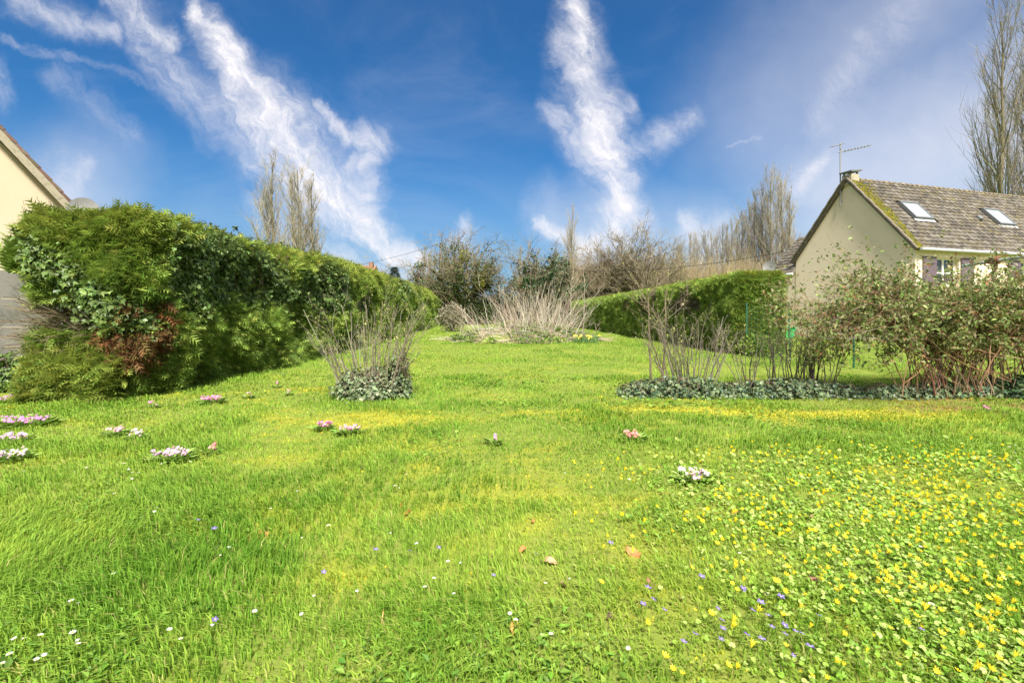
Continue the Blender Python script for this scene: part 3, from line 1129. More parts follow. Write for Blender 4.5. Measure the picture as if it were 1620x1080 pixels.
def hedge_left():
    rng = np.random.default_rng(51)
    e = thing('conifer_hedge', 'tall overgrown conifer hedge along the left side, brown patch at its near end', 'hedge', (-6.4, 7.0, 0))
    Y0, Y1, HT, DP = 7.0, 47.0, 2.72, 1.75
    # inner mass of dark twigs
    ys = np.concatenate([np.linspace(7.45, 20, 30), np.linspace(21, 46.8, 26)])
    ring = []
    for y in ys:
        xf = hedge_l(y) - .36
        for (ox, z) in [(0, 0), (.04, .6), (0, 1.3), (0, 2.0), (-.12, 2.15), (-.5, 2.2), (-.75, 2.2), (-.98, 1.95), (-.98, 0)]:
            j = (fbm(y * 1.1 + z * 3, z * 2.0 + ox, 2) - .5) * .3
            ring.append((xf + ox + j, y, z + (j * .3 if z > 0 else 0)))
    V = np.array(ring)
    k = 9
    m_ = len(ys)
    idx = np.arange(m_ * k).reshape(m_, k)
    T = np.concatenate([np.stack([idx[:-1, :-1], idx[1:, :-1], idx[1:, 1:]], -1).reshape(-1, 3), np.stack([idx[:-1, :-1], idx[1:, 1:], idx[:-1, 1:]], -1).reshape(-1, 3)])
    caps = [(0, i, i + 1) for i in range(1, k - 1)] + [((m_ - 1) * k, (m_ - 1) * k + i + 1, (m_ - 1) * k + i) for i in range(1, k - 1)]
    T = np.concatenate([T, np.array(caps)])
    mk('inner_branches', V, T, M_core, e)
    # surface sampling --------------------------------------------------
    def lod(y):
        return np.clip((8.5 / y) ** 1.35, .05, 1)
    N = 150000
    y = Y0 + (Y1 - Y0) * rng.random(N) ** 1.9
    # compensate pdf: p(y) ~ y'^(-...) , want lod
    z = rng.random(N) * (HT - .12 * (1 - sst(y, 9, 17)))
    bul = (fbm(y * .9 + 2, z * 1.1 + 5, 3) - .5) * .75 + (fbm(y * 3.1, z * 3.1 + 9, 2) - .5) * .38
    rnd = np.clip((z - 2.3) / .48, 0, 1) ** 2 * .42
    x = hedge_l(y) + bul - rnd - .05 + .12 * sst(z, .9, .2)
    face = np.stack([x, y, z], -1)
    nf = np.tile((1.0, -.1, .15), (N, 1)) + np.stack([0 * z, 0 * z, rnd * 1.5], -1)
    # top
    Nt = 42000
    yt = Y0 + (Y1 - Y0) * rng.random(Nt) ** 1.9
    xt = hedge_l(yt) - .3 - rng.random(Nt) * (DP - .3)
    zt = HT - .23 - .22 * (1 - sst(yt, 9, 17)) - .5 * np.clip((hedge_l(yt) - xt - DP + .5) / .5, 0, 1) ** 2 + (fbm(yt * 1.3, xt * 1.3 + 3, 3) - .5) * .30 + .05
    top = np.stack([xt, yt, zt], -1)
    ntp = np.tile((.25, -.1, 1.0), (Nt, 1))
    # near end
    Ne = 15000
    xe = -5.5 - DP * rng.random(Ne)
    ze = rng.random(Ne) * (HT - .12)
    be = (fbm(xe * 1.6 + 8, ze * 1.4, 3) - .5) * .6
    ye = Y0 + .1 - be + np.clip((ze - 2.35) / .4, 0, 1) ** 2 * .3 + np.clip((-6.75 - xe) / .4, 0, 1) ** 2 * .35 - .30 * sst(ze, .75, .35) * sst(xe, -7.4, -6.8)
    end = np.stack([xe, ye, ze], -1)
    nee = np.tile((.15, -1.0, .15), (Ne, 1))
    P = np.concatenate([face, top, end])
    Nn = np.concatenate([nf, ntp, nee])
    isend = np.concatenate([np.zeros(N + Nt, bool), np.ones(Ne, bool)])
    istop = np.concatenate([np.zeros(N, bool), np.ones(Nt, bool), np.zeros(Ne, bool)])
    X, Y, Z = P.T
    # zones ---------------------------------------------------------------
    nz = fbm(Y * 1.0 + 11, Z * 1.2 + X * .8, 3)
    hole = isend & (Z > .78 + .25 * nz) & (Z < 1.28 + .25 * nz) & (X < -5.75)
    gap2 = isend & (X < -6.95) & (Z < .62)
    wv = sst(Y, 6.9, 8.4) * (1 - sst(Y, 12.5, 19)) * sst(Z, .85, 1.6) * (1 - sst(Z, 2.15, 2.8)) * sst(X, -6.35, -5.75)
    wv = np.maximum(wv, .75 * sst(Y, 20, 24) * (1 - sst(Y, 30, 37)) * sst(Z, 1.5, 2.0))
    ivy = (~istop) & (nz * .9 + .05 * rng.normal(size=len(P)) + .36 * wv > .70)
    ivy |= istop & (Y > 8.6) & (Y < 14) & (nz > .55)
    bare = (~isend) & (~istop) & (Y > 11.5) & (Y < 18.5) & (Z > 1.15) & (Z < 2.25) & (nz > .46)
    dead = (((~istop) & (Y < 7.36) & (X > -5.95) & (Z > .55) & (Z < 1.40) & (X > -5.98) & (fbm(X * 3.1 + Y * 2.3, Z * 2.7, 2) + .10 * rng.normal(size=len(P)) > .53)))
    keep = ~(hole | gap2)
    thin = rng.random(len(P)) < np.where(bare, .30, 1) * np.where(dead, .8, 1) * np.where(ivy, .6, 1)
    kk = keep & thin
    q_ = kk
    P_, N_, Z_, Y_, iv, de, ba, it, ie, nz_ = P[q_], Nn[q_], Z[q_], Y[q_], ivy[q_], dead[q_], bare[q_], istop[q_], isend[q_], nz[q_]
    n = len(P_)
    d = norm(N_) + rng.normal(0, .42, (n, 3)) + np.array([0, 0, .30]) * (Z_ > 1.6)[:, None] + np.array([0, 0, -.15]) * (Z_ < 1.2)[:, None]
    size = .255 * rng.uniform(.55, 1.5, n) * (1 + .25 * it) * (Y_ / 8.0) ** .32 * np.where(ba, .7, 1)
    yel = sst(Z_, 1.9, 2.8) * .75 * (~iv) + .3 * (rng.random(n) < .15) + .5 * (ie & (Z_ < .8))
    c = pal(n, THUJA, None, .2, rng)
    cy = pal(n, THUJA_Y, None, .15, rng)
    c = c + (cy - c) * np.clip(yel, 0, .95)[:, None] * (rng.random(n) < .8)[:, None]
    c[iv] = pal(int(iv.sum()), [(.07, .11, .025), (.09, .13, .03)], None, .2, rng)
    c[ba] = pal(int(ba.sum()), [(.20, .17, .12), (.15, .13, .09), (.13, .15, .05)], None, .2, rng)
    c[de] = pal(int(de.sum()), [(.19, .085, .035), (.24, .12, .05), (.14, .065, .03), (.15, .12, .04)], None, .2, rng)
    P_ = P_ + norm(N_) * np.minimum(rng.exponential(.04, (n, 1)) * (rng.random((n, 1)) < .5) * (1 + .5 * (Y_ < 16))[:, None], .17)
    near = (Y_ < 15) & ~de
    up = rng.normal(0, .7, (n, 3)) + np.array([0, 0, .8])
    A = Acc()
    for msk, pr in ((near, 5), ((~near) & ~de, 3)):
        tv, tt = t_spray(pr)
        if pr == 3:
            tv = tv * np.array([1.35, 1, 1])
        A.add(*scatter(tv, tt, P_[msk], frames_up(d[msk], up[msk]), size[msk], c[msk]))
    A.build('foliage', M_spray, e)
    tv, tt = t_spray(5)
    dd = d[de] + np.array([0, 0, -.8])
    V, T, C = scatter(tv * np.array([.75, 1, 1]), tt, P_[de] + np.array([.03, -.04, 0]), frames_up(dd, up[de]), size[de] * 1.15, c[de])
    o = mk('dead_foliage', V, T, M_spray, e, C)
    o['label'] = 'rust brown dead foliage at the near corner'
    # straggly shoots above the top
    A = Acc()
    ns = 420
    ys = 7.0 + 9 * rng.random(ns) ** 1.4
    xs = hedge_l(ys) - .1 - 1.7 * rng.random(ns)
    P0 = np.stack([xs, ys, np.full(ns, HT - .26)], -1)
    kq = 4
    L = rng.uniform(.15, .5, ns)
    dv = norm(np.stack([rng.normal(0, .5, ns), rng.normal(0, .5, ns), np.ones(ns)], -1))
    PP = P0[:, None, :] + dv[:, None, :] * (np.linspace(0, 1, kq)[None, :, None] * L[:, None, None]) + rng.normal(0, .015, (ns, kq, 3))
    V, T = tubes(PP, np.tile(np.linspace(.005, .0025, kq), (ns, 1)), 3)
    A.add(V, T, np.repeat(pal(ns, [(.16, .13, .07), (.13, .13, .04)], None, .1, rng), kq * 3, axis=0))
    # bare twigs in the hole at the near end and in the dead bands
    nt_ = 340
    xs = rng.uniform(-7.4, -5.6, nt_)
    zs = rng.uniform(.55, 1.5, nt_)
    P0 = np.stack([xs * .6 - 6.3 * .4, np.full(nt_, 7.42), zs * .5 + .45], -1)
    dv = norm(np.stack([(xs + 6.2) * .9, -np.ones(nt_) * 1.0, (zs - .9) * 1.2], -1) + rng.normal(0, .3, (nt_, 3)))
    L = rng.uniform(.25, .70, nt_)
    kq = 6
    PP = P0[:, None, :] + dv[:, None, :] * (np.linspace(0, 1, kq)[None, :, None] * L[:, None, None]) + rng.normal(0, .03, (nt_, kq, 3)).cumsum(1)
    RR = np.tile(np.linspace(.008, .002, kq), (nt_, 1)) * rng.uniform(.6, 2.0, (nt_, 1))
    V, T = tubes(PP, RR, 4)
    A.add(V, T, np.repeat(pal(nt_, [(.17, .14, .09), (.22, .19, .12), (.12, .13, .06), (.10, .07, .05)], None, .15, rng), kq * 4, axis=0))
    P2, R2 = sprout(PP, RR, 4, (.3, 1), .7, (.2, .5), 4, up=-.1, wob=.2, rf=.6, rmin=.002, rng=rng)
    V, T = tubes(P2, R2, 3)
    A.add(V, T, np.repeat(pal(len(P2), [(.24, .20, .13), (.18, .17, .09), (.2, .13, .08)], None, .15, rng), 12, axis=0))
    nb = 1500
    yb = rng.uniform(11.5, 18.5, nb)
    zb = rng.uniform(1.1, 2.3, nb)
    P0 = np.stack([hedge_l(yb) - .15, yb, zb], -1)
    dv = norm(np.stack([np.ones(nb) * .7, rng.normal(0, .6, nb), rng.normal(.2, .5, nb)], -1))
    PP = P0[:, None, :] + dv[:, None, :] * (np.linspace(0, 1, 4)[None, :, None] * rng.uniform(.2, .45, nb)[:, None, None]) + rng.normal(0, .02, (nb, 4, 3))
    V, T = tubes(PP, np.tile(np.linspace(.007, .004, 4), (nb, 1)), 3)
    A.add(V, T, np.repeat(pal(nb, [(.25, .22, .17), (.2, .17, .12), (.3, .26, .2)], None, .15, rng), 12, axis=0))
    A.build('twigs', M_twig, e)
    # ivy that has grown over it: a plant of its own
    iv_all = ivy
    Pi, Ni = P[iv_all], norm(Nn[iv_all])
    # hang over the front
    rep = np.concatenate([Pi[::1], Pi[::1]])
    nr = np.concatenate([Ni, Ni])
    keepn = rng.random(len(rep)) < np.where(rep[:, 1] < 12.5, .8, .35)
    rep, nr = rep[keepn], nr[keepn]
    n = len(rep)
    pos = rep + nr * rng.uniform(.10, .30, (n, 1)) + rng.normal(0, .05, (n, 3))
    d = rng.normal(0, .5, (n, 3)) + np.array([.25, -.1, -.9])
    upn = nr + rng.normal(0, .45, (n, 3)) + np.array([0, 0, .5])
    tv, tt = t_ivy()
    sz = .075 * rng.uniform(.6, 1.4, n) * np.maximum(1, rep[:, 1] / 11)
    V, T, C = scatter(tv, tt, pos, frames_up(d, upn), sz, pal(n, IVYC, None, .22, rng))
    e2 = thing('ivy', 'dark glossy ivy grown over the upper face of the left hedge', 'ivy', (-5.5, 9.0, 1.2))
    mk('leaves', V, T, M_ivy, e2, C)
    A = Acc()
    nv = 160
    yv = rng.uniform(7.3, 12, nv)
    s = np.linspace(0, 1, 6)
    PP = np.stack([hedge_l(yv)[:, None] + .08 + .12 * np.sin(s[None] * 5 + yv[:, None] * 9), yv[:, None] + .25 * np.sin(s[None] * 4 + yv[:, None] * 3), .9 + 1.7 * s[None] * np.ones((nv, 1))], -1)
    V, T = tubes(PP, np.full((nv, 6), .004), 3)
    A.add(V, T, np.tile((.13, .1, .06), (len(V), 1)))
    # elder-like sprigs standing above the hedge
    ns = 130
    ysq = rng.uniform(8.5, 15, ns)
    P0 = np.stack([hedge_l(ysq) - .3 - .6 * rng.random(ns), ysq, np.full(ns, 2.56)], -1)
    PP = P0[:, None, :] + np.stack([np.linspace(0, 1, 4)] * ns)[:, :, None] * (np.stack([rng.normal(0, .12, ns), rng.normal(0, .12, ns), rng.uniform(.2, .55, ns)], -1))[:, None, :]
    V, T = tubes(PP, np.full((ns, 4), .004), 3)
    A.add(V, T, np.tile((.13, .1, .06), (len(V), 1)))
    A.build('vines', M_twig, e2)
    n = ns * 16
    i = np.repeat(np.arange(ns), 16)
    t = rng.uniform(.2, 1, n)
    pos = PP[i, 0] + (PP[i, 3] - PP[i, 0]) * t[:, None]
    V, T, C = scatter(*t_leaf(.5), pos, frames(rng.normal(0, 1, (n, 3)) + np.array([0, 0, -.1]), rng), .09 * rng.uniform(.6, 1.3, n), pal(n, [(.05, .08, .03), (.07, .10, .04)], None, .2, rng))
    mk('sprig_leaves', V, T, M_ivy, e2, C)


hedge_left()


def hedge_right():
    rng = np.random.default_rng(52)
    e = thing('clipped_hedge', 'neatly clipped conifer hedge ending left of the cream house', 'hedge', (7.2, 14.2, 0))
    Y0, Y1, DP = 14.1, 42.0, 1.25
    HTf = lambda y: np.interp(y, [14, 20, 42], [2.32, 2.2, 1.95])
    A = Acc()
    ys = np.linspace(Y0 + .25, Y1 - .2, 30)
    V = []
    for y in ys:
        xf = hedge_r(y) + .2
        h = HTf(y) - .2
        V += [(xf, y, 0), (xf, y, h), (xf + DP - .35, y, h), (xf + DP - .35, y, 0)]
    idx = np.arange(len(ys) * 4).reshape(-1, 4)
    T = np.concatenate([np.stack([idx[:-1, :-1], idx[1:, :-1], idx[1:, 1:]], -1).reshape(-1, 3), np.stack([idx[:-1, :-1], idx[1:, 1:], idx[:-1, 1:]], -1).reshape(-1, 3),
                        np.array([(0, 1, 2), (0, 2, 3)]), np.array([(0, 2, 1), (0, 3, 2)]) + (len(ys) - 1) * 4])
    mk('inner_branches', np.array(V), T, M_core, e)
    N = 46000
    y = Y0 + (Y1 - Y0) * rng.random(N) ** 1.7
    z = rng.random(N) * HTf(y)
    bul = (fbm(y * 1.2, z * 1.5, 3) - .5) * .16 + (fbm(y * 4.2, z * 4.5, 2) - .5) * .24
    P1 = np.stack([hedge_r(y) - bul + .03 + np.clip((z - HTf(y) + .15) / .15, 0, 1) * .08, y, z], -1)
    n1 = np.tile((-1., -.15, .1), (N, 1))
    Nt = 17000
    y = Y0 + (Y1 - Y0) * rng.random(Nt) ** 1.7
    P2 = np.stack([hedge_r(y) + .08 + rng.random(Nt) * (DP - .1), y, HTf(y) + (fbm(y * 2, y * 0, 2) - .5) * .08 - .02], -1)
    n2 = np.tile((-.15, -.1, 1.), (Nt, 1))
    Ne = 7500
    x = rng.random(Ne) * DP
    z = rng.random(Ne) * HTf(Y0)
    P3 = np.stack([hedge_r(Y0) + x, Y0 + .05 - (fbm(x * 2, z * 2 + 6, 3) - .5) * .25 + np.clip((z - 2.15) / .15, 0, 1) * .08, z], -1)
    n3 = np.tile((.0, -1., .1), (Ne, 1))
    P = np.concatenate([P1, P2, P3])
    Nn = np.concatenate([n1, n2, n3])
    istop = np.concatenate([np.zeros(N, bool), np.ones(Nt, bool), np.zeros(Ne, bool)])
    n = len(P)
    Y, Z = P[:, 1], P[:, 2]
    nz = fbm(Y * .8 + 3, Z * 1.3, 3)
    bare = (~istop) & (Z > 1.2) & (nz > .60) & (Y > 16)
    kp = rng.random(n) < np.where(bare, .45, 1)
    P, Nn, istop, bare, Y, Z = P[kp], Nn[kp], istop[kp], bare[kp], Y[kp], Z[kp]
    n = len(P)
    d = norm(Nn) + rng.normal(0, .55, (n, 3)) + np.array([0, 0, .1])
    c = pal(n, THUJA, [3, 4, 1.5, 3.5], .22, rng)
    tp = istop & (rng.random(n) < .85)
    c[tp] = pal(int(tp.sum()), THUJA_Y, None, .15, rng)
    c[bare] = pal(int(bare.sum()), [(.17, .15, .08), (.13, .13, .05), (.2, .17, .12)], None, .2, rng)
    size = .235 * rng.uniform(.5, 1.5, n) * (Y / 15) ** .4 * np.where(istop, .7, 1)
    tv, tt = t_spray(3)
    V, T, C = scatter(tv * np.array([1.4, 1, 1]), tt, P, frames_up(d, rng.normal(0, .7, (n, 3)) + np.array([0, 0, .6])), size, c)
    mk('foliage', V, T, M_spray, e, C)


hedge_right()
leafy('low_shrub', 'light green low shrub at the foot of the clipped hedge by the wire fence', 'shrub', (6.9, 13.5, 0), (.55, .45, .30), 1500, [(.16, .24, .04), (.2, .27, .05), (.12, .19, .03)], .07, 91, 10)

# ------------------------------------------------------------------ right house
th = math.radians(17.0)
Uv = np.array([math.cos(th), math.sin(th), 0])      # along the eaves
Vv = np.array([-math.sin(th), math.cos(th), 0])     # along the gable, away from us
Zv = np.array([0, 0, 1.0])
HA = np.array([15.85, 19.0, 0])                     # near corner
AX = np.stack([Uv, Vv, Zv])
HW, ZE, RISE, HL = 5.5, 3.86, 3.33, 13.0


def L(s, t, z):
    return HA + Uv * s + Vv * t + Zv * z


def lbox(A, s0, s1, t0, t1, z0, z1, col=(1, 1, 1), mi=0):
    return A.box(L((s0 + s1) / 2, (t0 + t1) / 2, (z0 + z1) / 2), (abs(s1 - s0), abs(t1 - t0), abs(z1 - z0)), AX, col, mi)


def right_house():
    e = thing('house', 'cream rendered house with steep mossy tiled roof on the right', 'house', HA)
    # gable wall, a pentagonal slab
    A = Acc()
    prof = [(0, 0), (HW, 0), (HW, ZE), (HW / 2, ZE + RISE - .10), (0, ZE)]
    V = [L(0, t, z) for t, z in prof] + [L(.3, t, z) for t, z in prof]
    T = [(0, 2, 1), (0, 3, 2), (0, 4, 3), (5, 6, 7), (5, 7, 8), (5, 8, 9)]
    for i in range(5):
        j = (i + 1) % 5
        T += [(i, j, j + 5), (i, j + 5, i + 5)]
    A.add(V, T)
    A.build('gable_wall', M_render, e)
    # front wall around two window openings
    A = Acc()
    z0, z1 = 2.29, 3.42
    cuts = [(.3, 1.13), (2.5, 6.27), (7.65, HL)]
    for s0, s1 in cuts:
        lbox(A, s0, s1, 0, .3, 0, ZE - .02)
    for s0, s1 in ((1.13, 2.5), (6.27, 7.65)):
        lbox(A, s0, s1, 0, .3, 0, z0)
        lbox(A, s0, s1, 0, .3, z1, ZE - .02)
    A.build('front_wall', M_render, e)
    A = Acc()
    lbox(A, .3, HL, HW - .3, HW, 0, ZE - .02)
    lbox(A, HL, HL + .3, 0, HW, 0, ZE)
    A.build('rear_wall', M_render, e)
    # windows
    for s0, s1 in ((1.13, 2.5), (6.27, 7.65)):
        w = bpy.data.objects.new('window', None)
        A = Acc()
        f = .06
        for (a, b, c, d_) in ((s0, s1, z0, z0 + f), (s0, s1, z1 - f, z1), (s0, s0 + f, z0 + f, z1 - f), (s1 - f, s1, z0 + f, z1 - f), ((s0 + s1) / 2 - .05, (s0 + s1) / 2 + .05, z0 + f, z1 - f)):
            lbox(A, a, b, .16, .23, c, d_)
        w = A.build('window', M_white, e)
        for k in range(2):
            a = s0 + f if k == 0 else (s0 + s1) / 2 + .05
            b = (s0 + s1) / 2 - .05 if k == 0 else s1 - f
            A = Acc()
            lbox(A, a, b, .19, .20, z0 + f, z1 - f)
            A.build('pane', M_glass, w)
        A = Acc()
        lbox(A, s0 + .0, s1 - .0, .05, .08, z0 + .50, z0 + .54)
        A.build('guard_bar', M_white, w)
        A = Acc()
        lbox(A, s0 - .06, s1 + .06, -.05, .155, z0 - .06, z0 - .003)
        A.build('sill', M_render, w)
        for (a, b) in ((s0 - .76, s0 - .01), (s1 + .07, s1 + .82)):
            A = Acc()
            nb = 5
            for i in range(nb):
                wd = (b - a) / nb
                lbox(A, a + i * wd + .004, a + (i + 1) * wd - .004, -.055, -.02, z0 - .02, z1 + .02)
            sh = A.build('shutter', M_shutter, e)
            A = Acc()
            for zz in (z0 + .18, z1 - .2):
                lbox(A, a + .02, b - .02, -.075, -.056, zz - .045, zz + .045)
            p0, p1 = L(a + .06, -.066, z0 + .23), L(b - .06, -.066, z1 - .26)
            dd = p1 - p0
            ln = np.linalg.norm(dd)
            dd = dd / ln
            A.box((p0 + p1) / 2, (ln, .018, .07), np.stack([dd, Vv, np.cross(dd, Vv)]))
            A.build('brace', M_shutter, sh)
    # roof: underlay slabs, then tiles
    sl = math.atan2(RISE, HW / 2)
    cs, sn = math.cos(sl), math.sin(sl)
    SLEN = HW / 2 / cs
    OH = .22
    dn = Vv * cs + Zv * sn           # up the front slope
    nn = -Vv * sn + Zv * cs          # outward normal, front slope
    A = Acc()
    c = L(0, 0, ZE) + dn * ((SLEN - OH) / 2) + Uv * (HL / 2 + .05) - nn * .03
    A.box(c, (HL + .4, SLEN + OH, .06), np.stack([Uv, dn, nn]), (.10, .08, .07))
    dn2 = -Vv * cs + Zv * sn
    nn2 = Vv * sn + Zv * cs
    c = L(0, HW, ZE) + dn2 * ((SLEN - OH) / 2) + Uv * (HL / 2 + .05) - nn2 * .03
    A.box(c, (HL + .4, SLEN + OH, .08), np.stack([Uv, dn2, nn2]), (.10, .085, .075))
    roof = A.build('roof', M_tile, e)
    # one tile: a pan with a raised roll
    tw, te, tl = .30, .235, .30
    xs = np.linspace(0, 1, 9)
    pr = .012 + .034 * np.clip(np.sin((xs - .42) * np.pi / .58), 0, 1) ** .8 + .006 * np.cos(xs * 9)
    TV, TT = [], []
    for y_, lift in ((0, .044), (tl, .004)):
        for i, xx in enumerate(xs):
            TV.append((xx * tw, y_, pr[i] + lift))
    for i, xx in enumerate(xs):
        TV.append((xx * tw, 0.0, pr[i] + .010))
    for i in range(8):
        TT += [(i, i + 1, 9 + i + 1), (i, 9 + i + 1, 9 + i), (i, 18 + i + 1, i + 1), (i, 18 + i, 18 + i + 1)]
    TV = np.array(TV)
    TT = np.array(TT)
    rng = np.random.default_rng(61)
    tints = [(.085, .075, .063), (.11, .098, .08), (.065, .057, .048), (.135, .12, .10), (.095, .08, .055)]
    tms = [mesh_of('roof_tile', TV, TT, M_tile, np.tile(tc_, (len(TV), 1))) for tc_ in tints]
    rows = int((SLEN + OH) / te)
    cols = int((HL + .2) / tw)
    sky_s = [(1.52, 2.62, 1.06, 1.74), (6.95, 8.08, 1.08, 1.78)]
    Rm = np.stack([Uv, dn, nn], 1)
    from mathutils import Matrix
    eul = Matrix(Rm.tolist()).to_euler()
    cells = []
    for r in range(rows):
        for cidx in range(cols):
            s = -.14 + cidx * tw
            u_ = -OH + r * te
            t = (u_ + te / 2) * cs
            if any(a - .16 < s + tw / 2 < b + .16 and t0 - .08 < t < t1 + .1 for a, b, t0, t1 in sky_s):
                continue
            p = L(0, 0, ZE) + Uv * s + dn * u_ + nn * .004
            px = 810 + (p[0]) / p[1] * F
            cells.append((np.linalg.norm(p - np.array([0, 0, HE])) + (1e3 if px > 1640 else 0), r, cidx, p))
    cells.sort(key=lambda q_: q_[0])
    rest = Acc()
    for i, (_, r, cidx, p) in enumerate(cells):
        v = rng.integers(5)
        jr = rng.normal(0, .012)
        if i < 300:
            o = inst(tms[v], 'roof_tile', np.array(p) - HA, 0, 1, None, (eul.x + rng.normal(0, .008), eul.y + rng.normal(0, .01), eul.z + jr))
            o.parent = roof
            o.location = [float(q_) for q_ in (p - HA + nn * rng.uniform(0, .008))]
        else:
            rest.add((TV @ np.stack([Uv, dn, nn])) + p + nn * rng.uniform(0, .008), TT, tints[v])
    o = rest.build('roof_tiles', M_tile, roof)
    o['kind'] = 'stuff'
    # rear slope tiles seen only edge on; ridge and verge caps
    for i in range(int((HL + .3) / .36)):
        A = Acc()
        p = L(-.12 + i * .36, HW / 2, ZE + RISE + .0)
        pts = []
        for kx, rad in ((0, .125), (.38, .105)):
            for j in range(7):
                a = math.pi * j / 6
                pts.append(p + Uv * kx + Vv * math.cos(a) * rad + Zv * (math.sin(a) * rad * .8 - .03))
        T = []
        for j in range(6):
            T += [(j, j + 1, 8 + j), (j, 8 + j, 7 + j)]
        A.add(pts, T, (.16, .13, .09) if i % 3 else (.21, .16, .07))
        A.build('ridge_tile', M_tile, roof, smooth=True)
    for (b0, dd, n_) in ((L(-.16, 0, ZE), dn, nn), (L(-.16, HW, ZE), dn2, nn2)):
        for i in range(int((SLEN + OH) / .3)):
            A = Acc()
            A.box(b0 + dd * (-OH + .15 + i * .3) + n_ * (.045 + .012 * (i % 2)), (.13, .315, .06), np.stack([Uv, dd, n_]), (.15, .125, .10))
            A.build('verge_tile', M_tile, roof)
    # moss along the left verge
    n = 2600
    s = np.abs(rng.normal(0, .30, n)) - .08
    u_ = rng.uniform(-OH, SLEN, n)
    kp = rng.random(n) < (.35 + .65 * sst(fbm(u_ * 1.6, s * 2, 3), .38, .62))
    kp &= s < .25 + .75 * sst(u_, 0, SLEN) * 1.0
    s, u_ = s[kp], u_[kp]
    n = len(s)
    ico = np.array([(0, 0, 1), (1, 0, .2), (.3, .95, .2), (-.8, .6, .2), (-.8, -.6, .2), (.3, -.95, .2)])
    icT = np.array([(0, 1, 2), (0, 2, 3), (0, 3, 4), (0, 4, 5), (0, 5, 1)])
    pos = L(0, 0, ZE) + s[:, None] * Uv + u_[:, None] * dn + nn * .055
    V, T, C = scatter(ico, icT, pos, np.tile(np.stack([Uv, dn, nn])[None], (n, 1, 1)), rng.uniform(.02, .065, n), pal(n, [(.12, .115, .02), (.17, .15, .025), (.085, .085, .02)], None, .15, rng))
    o = mk('roof_moss', V, T, M_moss, roof, C)
    o['kind'] = 'stuff'
    # skylights
    for a, b, t0, t1 in sky_s:
        p = lambda s, t, h: L(s, t, ZE) + Zv * (t * math.tan(sl)) + nn * h
        ax = np.stack([Uv, dn, nn])
        c = (p(a, t0, .09) + p(b, t1, .09)) / 2
        w, h = b - a, (t1 - t0) / cs
        A = Acc()
        for (cc, sz) in ((c - dn * (h / 2 - .035), (w, .07, .13)), (c + dn * (h / 2 - .035), (w, .07, .15)), (c - Uv * (w / 2 - .035), (.07, h - .14, .13)), (c + Uv * (w / 2 - .035), (.07, h - .14, .13))):
            A.box(cc, sz, ax)
        sk = A.build('skylight', M_grey, e)
        A = Acc()
        A.box(c + nn * .02, (w - .14, h - .14, .03), ax)
        A.build('glass', M_sky_glass, sk)
        A = Acc()
        A.box(c - dn * (h / 2 + .07) - nn * .035, (w + .12, .138, .02), ax)
        A.build('flashing', M_zinc, sk)
    A = Acc()
    pc = L(5.9, 1.28, ZE) + Zv * 1.28 * math.tan(sl) + nn * .10
    A.box(pc, (.24, .2, .14), np.stack([Uv, dn, nn]))
    A.build('roof_vent', M_grey, roof)
    # gutter
    A = Acc()
    gp_ = [L(s, -.24, ZE - .27 + .10) for s in np.linspace(-.05, HL, 12)]
    A.tube(gp_, .062, 8)
    A.build('gutter', M_zinc, e, smooth=True)
    # little chimney on the ridge with a cowl slab
    A = Acc()
    lbox(A, -.10, .36, HW / 2 - .22, HW / 2 + .22, ZE + RISE - .3, ZE + RISE + .17)
    ch = A.build('chimney', M_brick, e)
    A = Acc()
    for s_, t_ in ((-.04, -.17), (.30, -.17), (-.04, .17), (.30, .17)):
        lbox(A, s_ - .03, s_ + .03, HW / 2 + t_ - .03, HW / 2 + t_ + .03, ZE + RISE + .17, ZE + RISE + .27)
    A.build('cowl_legs', M_grey, ch)
    A = Acc()
    tl_ = np.stack([norm(Uv + Zv * .12), Vv, norm(np.cross(norm(Uv + Zv * .12), Vv))])
    A.box(L(.14, HW / 2, ZE + RISE + .315), (.66, .58, .06), tl_)
    A.build('cowl_slab', M_grey, ch)
    # rear wing, lower eave, with its own roof slope towards us
    W0, W1 = HW + .003, HW + 1.25
    ze2 = 3.20
    A = Acc()
    lbox(A, .02, 4.0, W0, W1, 0, ze2)
    A.build('wing_wall', M_render, e)
    A = Acc()
    up2 = norm(Uv + Zv * 1.0)
    n2 = norm(-Uv + Zv * 1.0)
    c = L(-.22, (W0 + W1) / 2 + .12, ze2 - .02) + up2 * 1.45
    A.box(c, (2.9, W1 - W0 + .28, .09), np.stack([up2, Vv, n2]), (.11, .095, .085))
    wr = A.build('wing_roof', M_tile, e)
    for r in range(12):
        A = Acc()
        for j in range(5):
            A.box(L(-.22, W0 + .14 + j * .28, ze2 - .02) + up2 * (.12 + r * .235) + n2 * .058 + n2 * .008 * (j % 2), (.25, .27, .028), np.stack([norm(up2 - n2 * .10), Vv, norm(n2 + up2 * .10)]), tints[(r + j) % 5])
        A.build('tile_course', M_tile, wr)
    A = Acc()
    A.tube([L(-.27, W0 - .05, ze2 - .06), L(-.27, W1 + .35, ze2 - .06)], .055, 8)
    A.build('gutter', M_white, e, smooth=True)
    A = Acc()
    A.tube([L(-.26, W1 - .12, ze2 - .1), L(-.08, W1 - .12, ze2 - .35), L(-.06, W1 - .12, 1.5), L(-.06, W1 - .12, .02)], .045, 8)
    A.build('downpipe', M_white, e, smooth=True)
    # satellite dish on the wing
    e3 = thing('satellite_dish', 'grey satellite dish at the low eave beside the downpipe of the right house', 'satellite dish', L(-.25, W1 + .1, ze2 + .0))
    dish(e3, L(-.3, W1 + .12, ze2 + .42), norm(np.array([-.8, -.75, .3])), .32)
    # antenna
    b = L(-.10, HW / 2 + .30, 0)
    zt = HE + (HY - 226) / F * 21.9
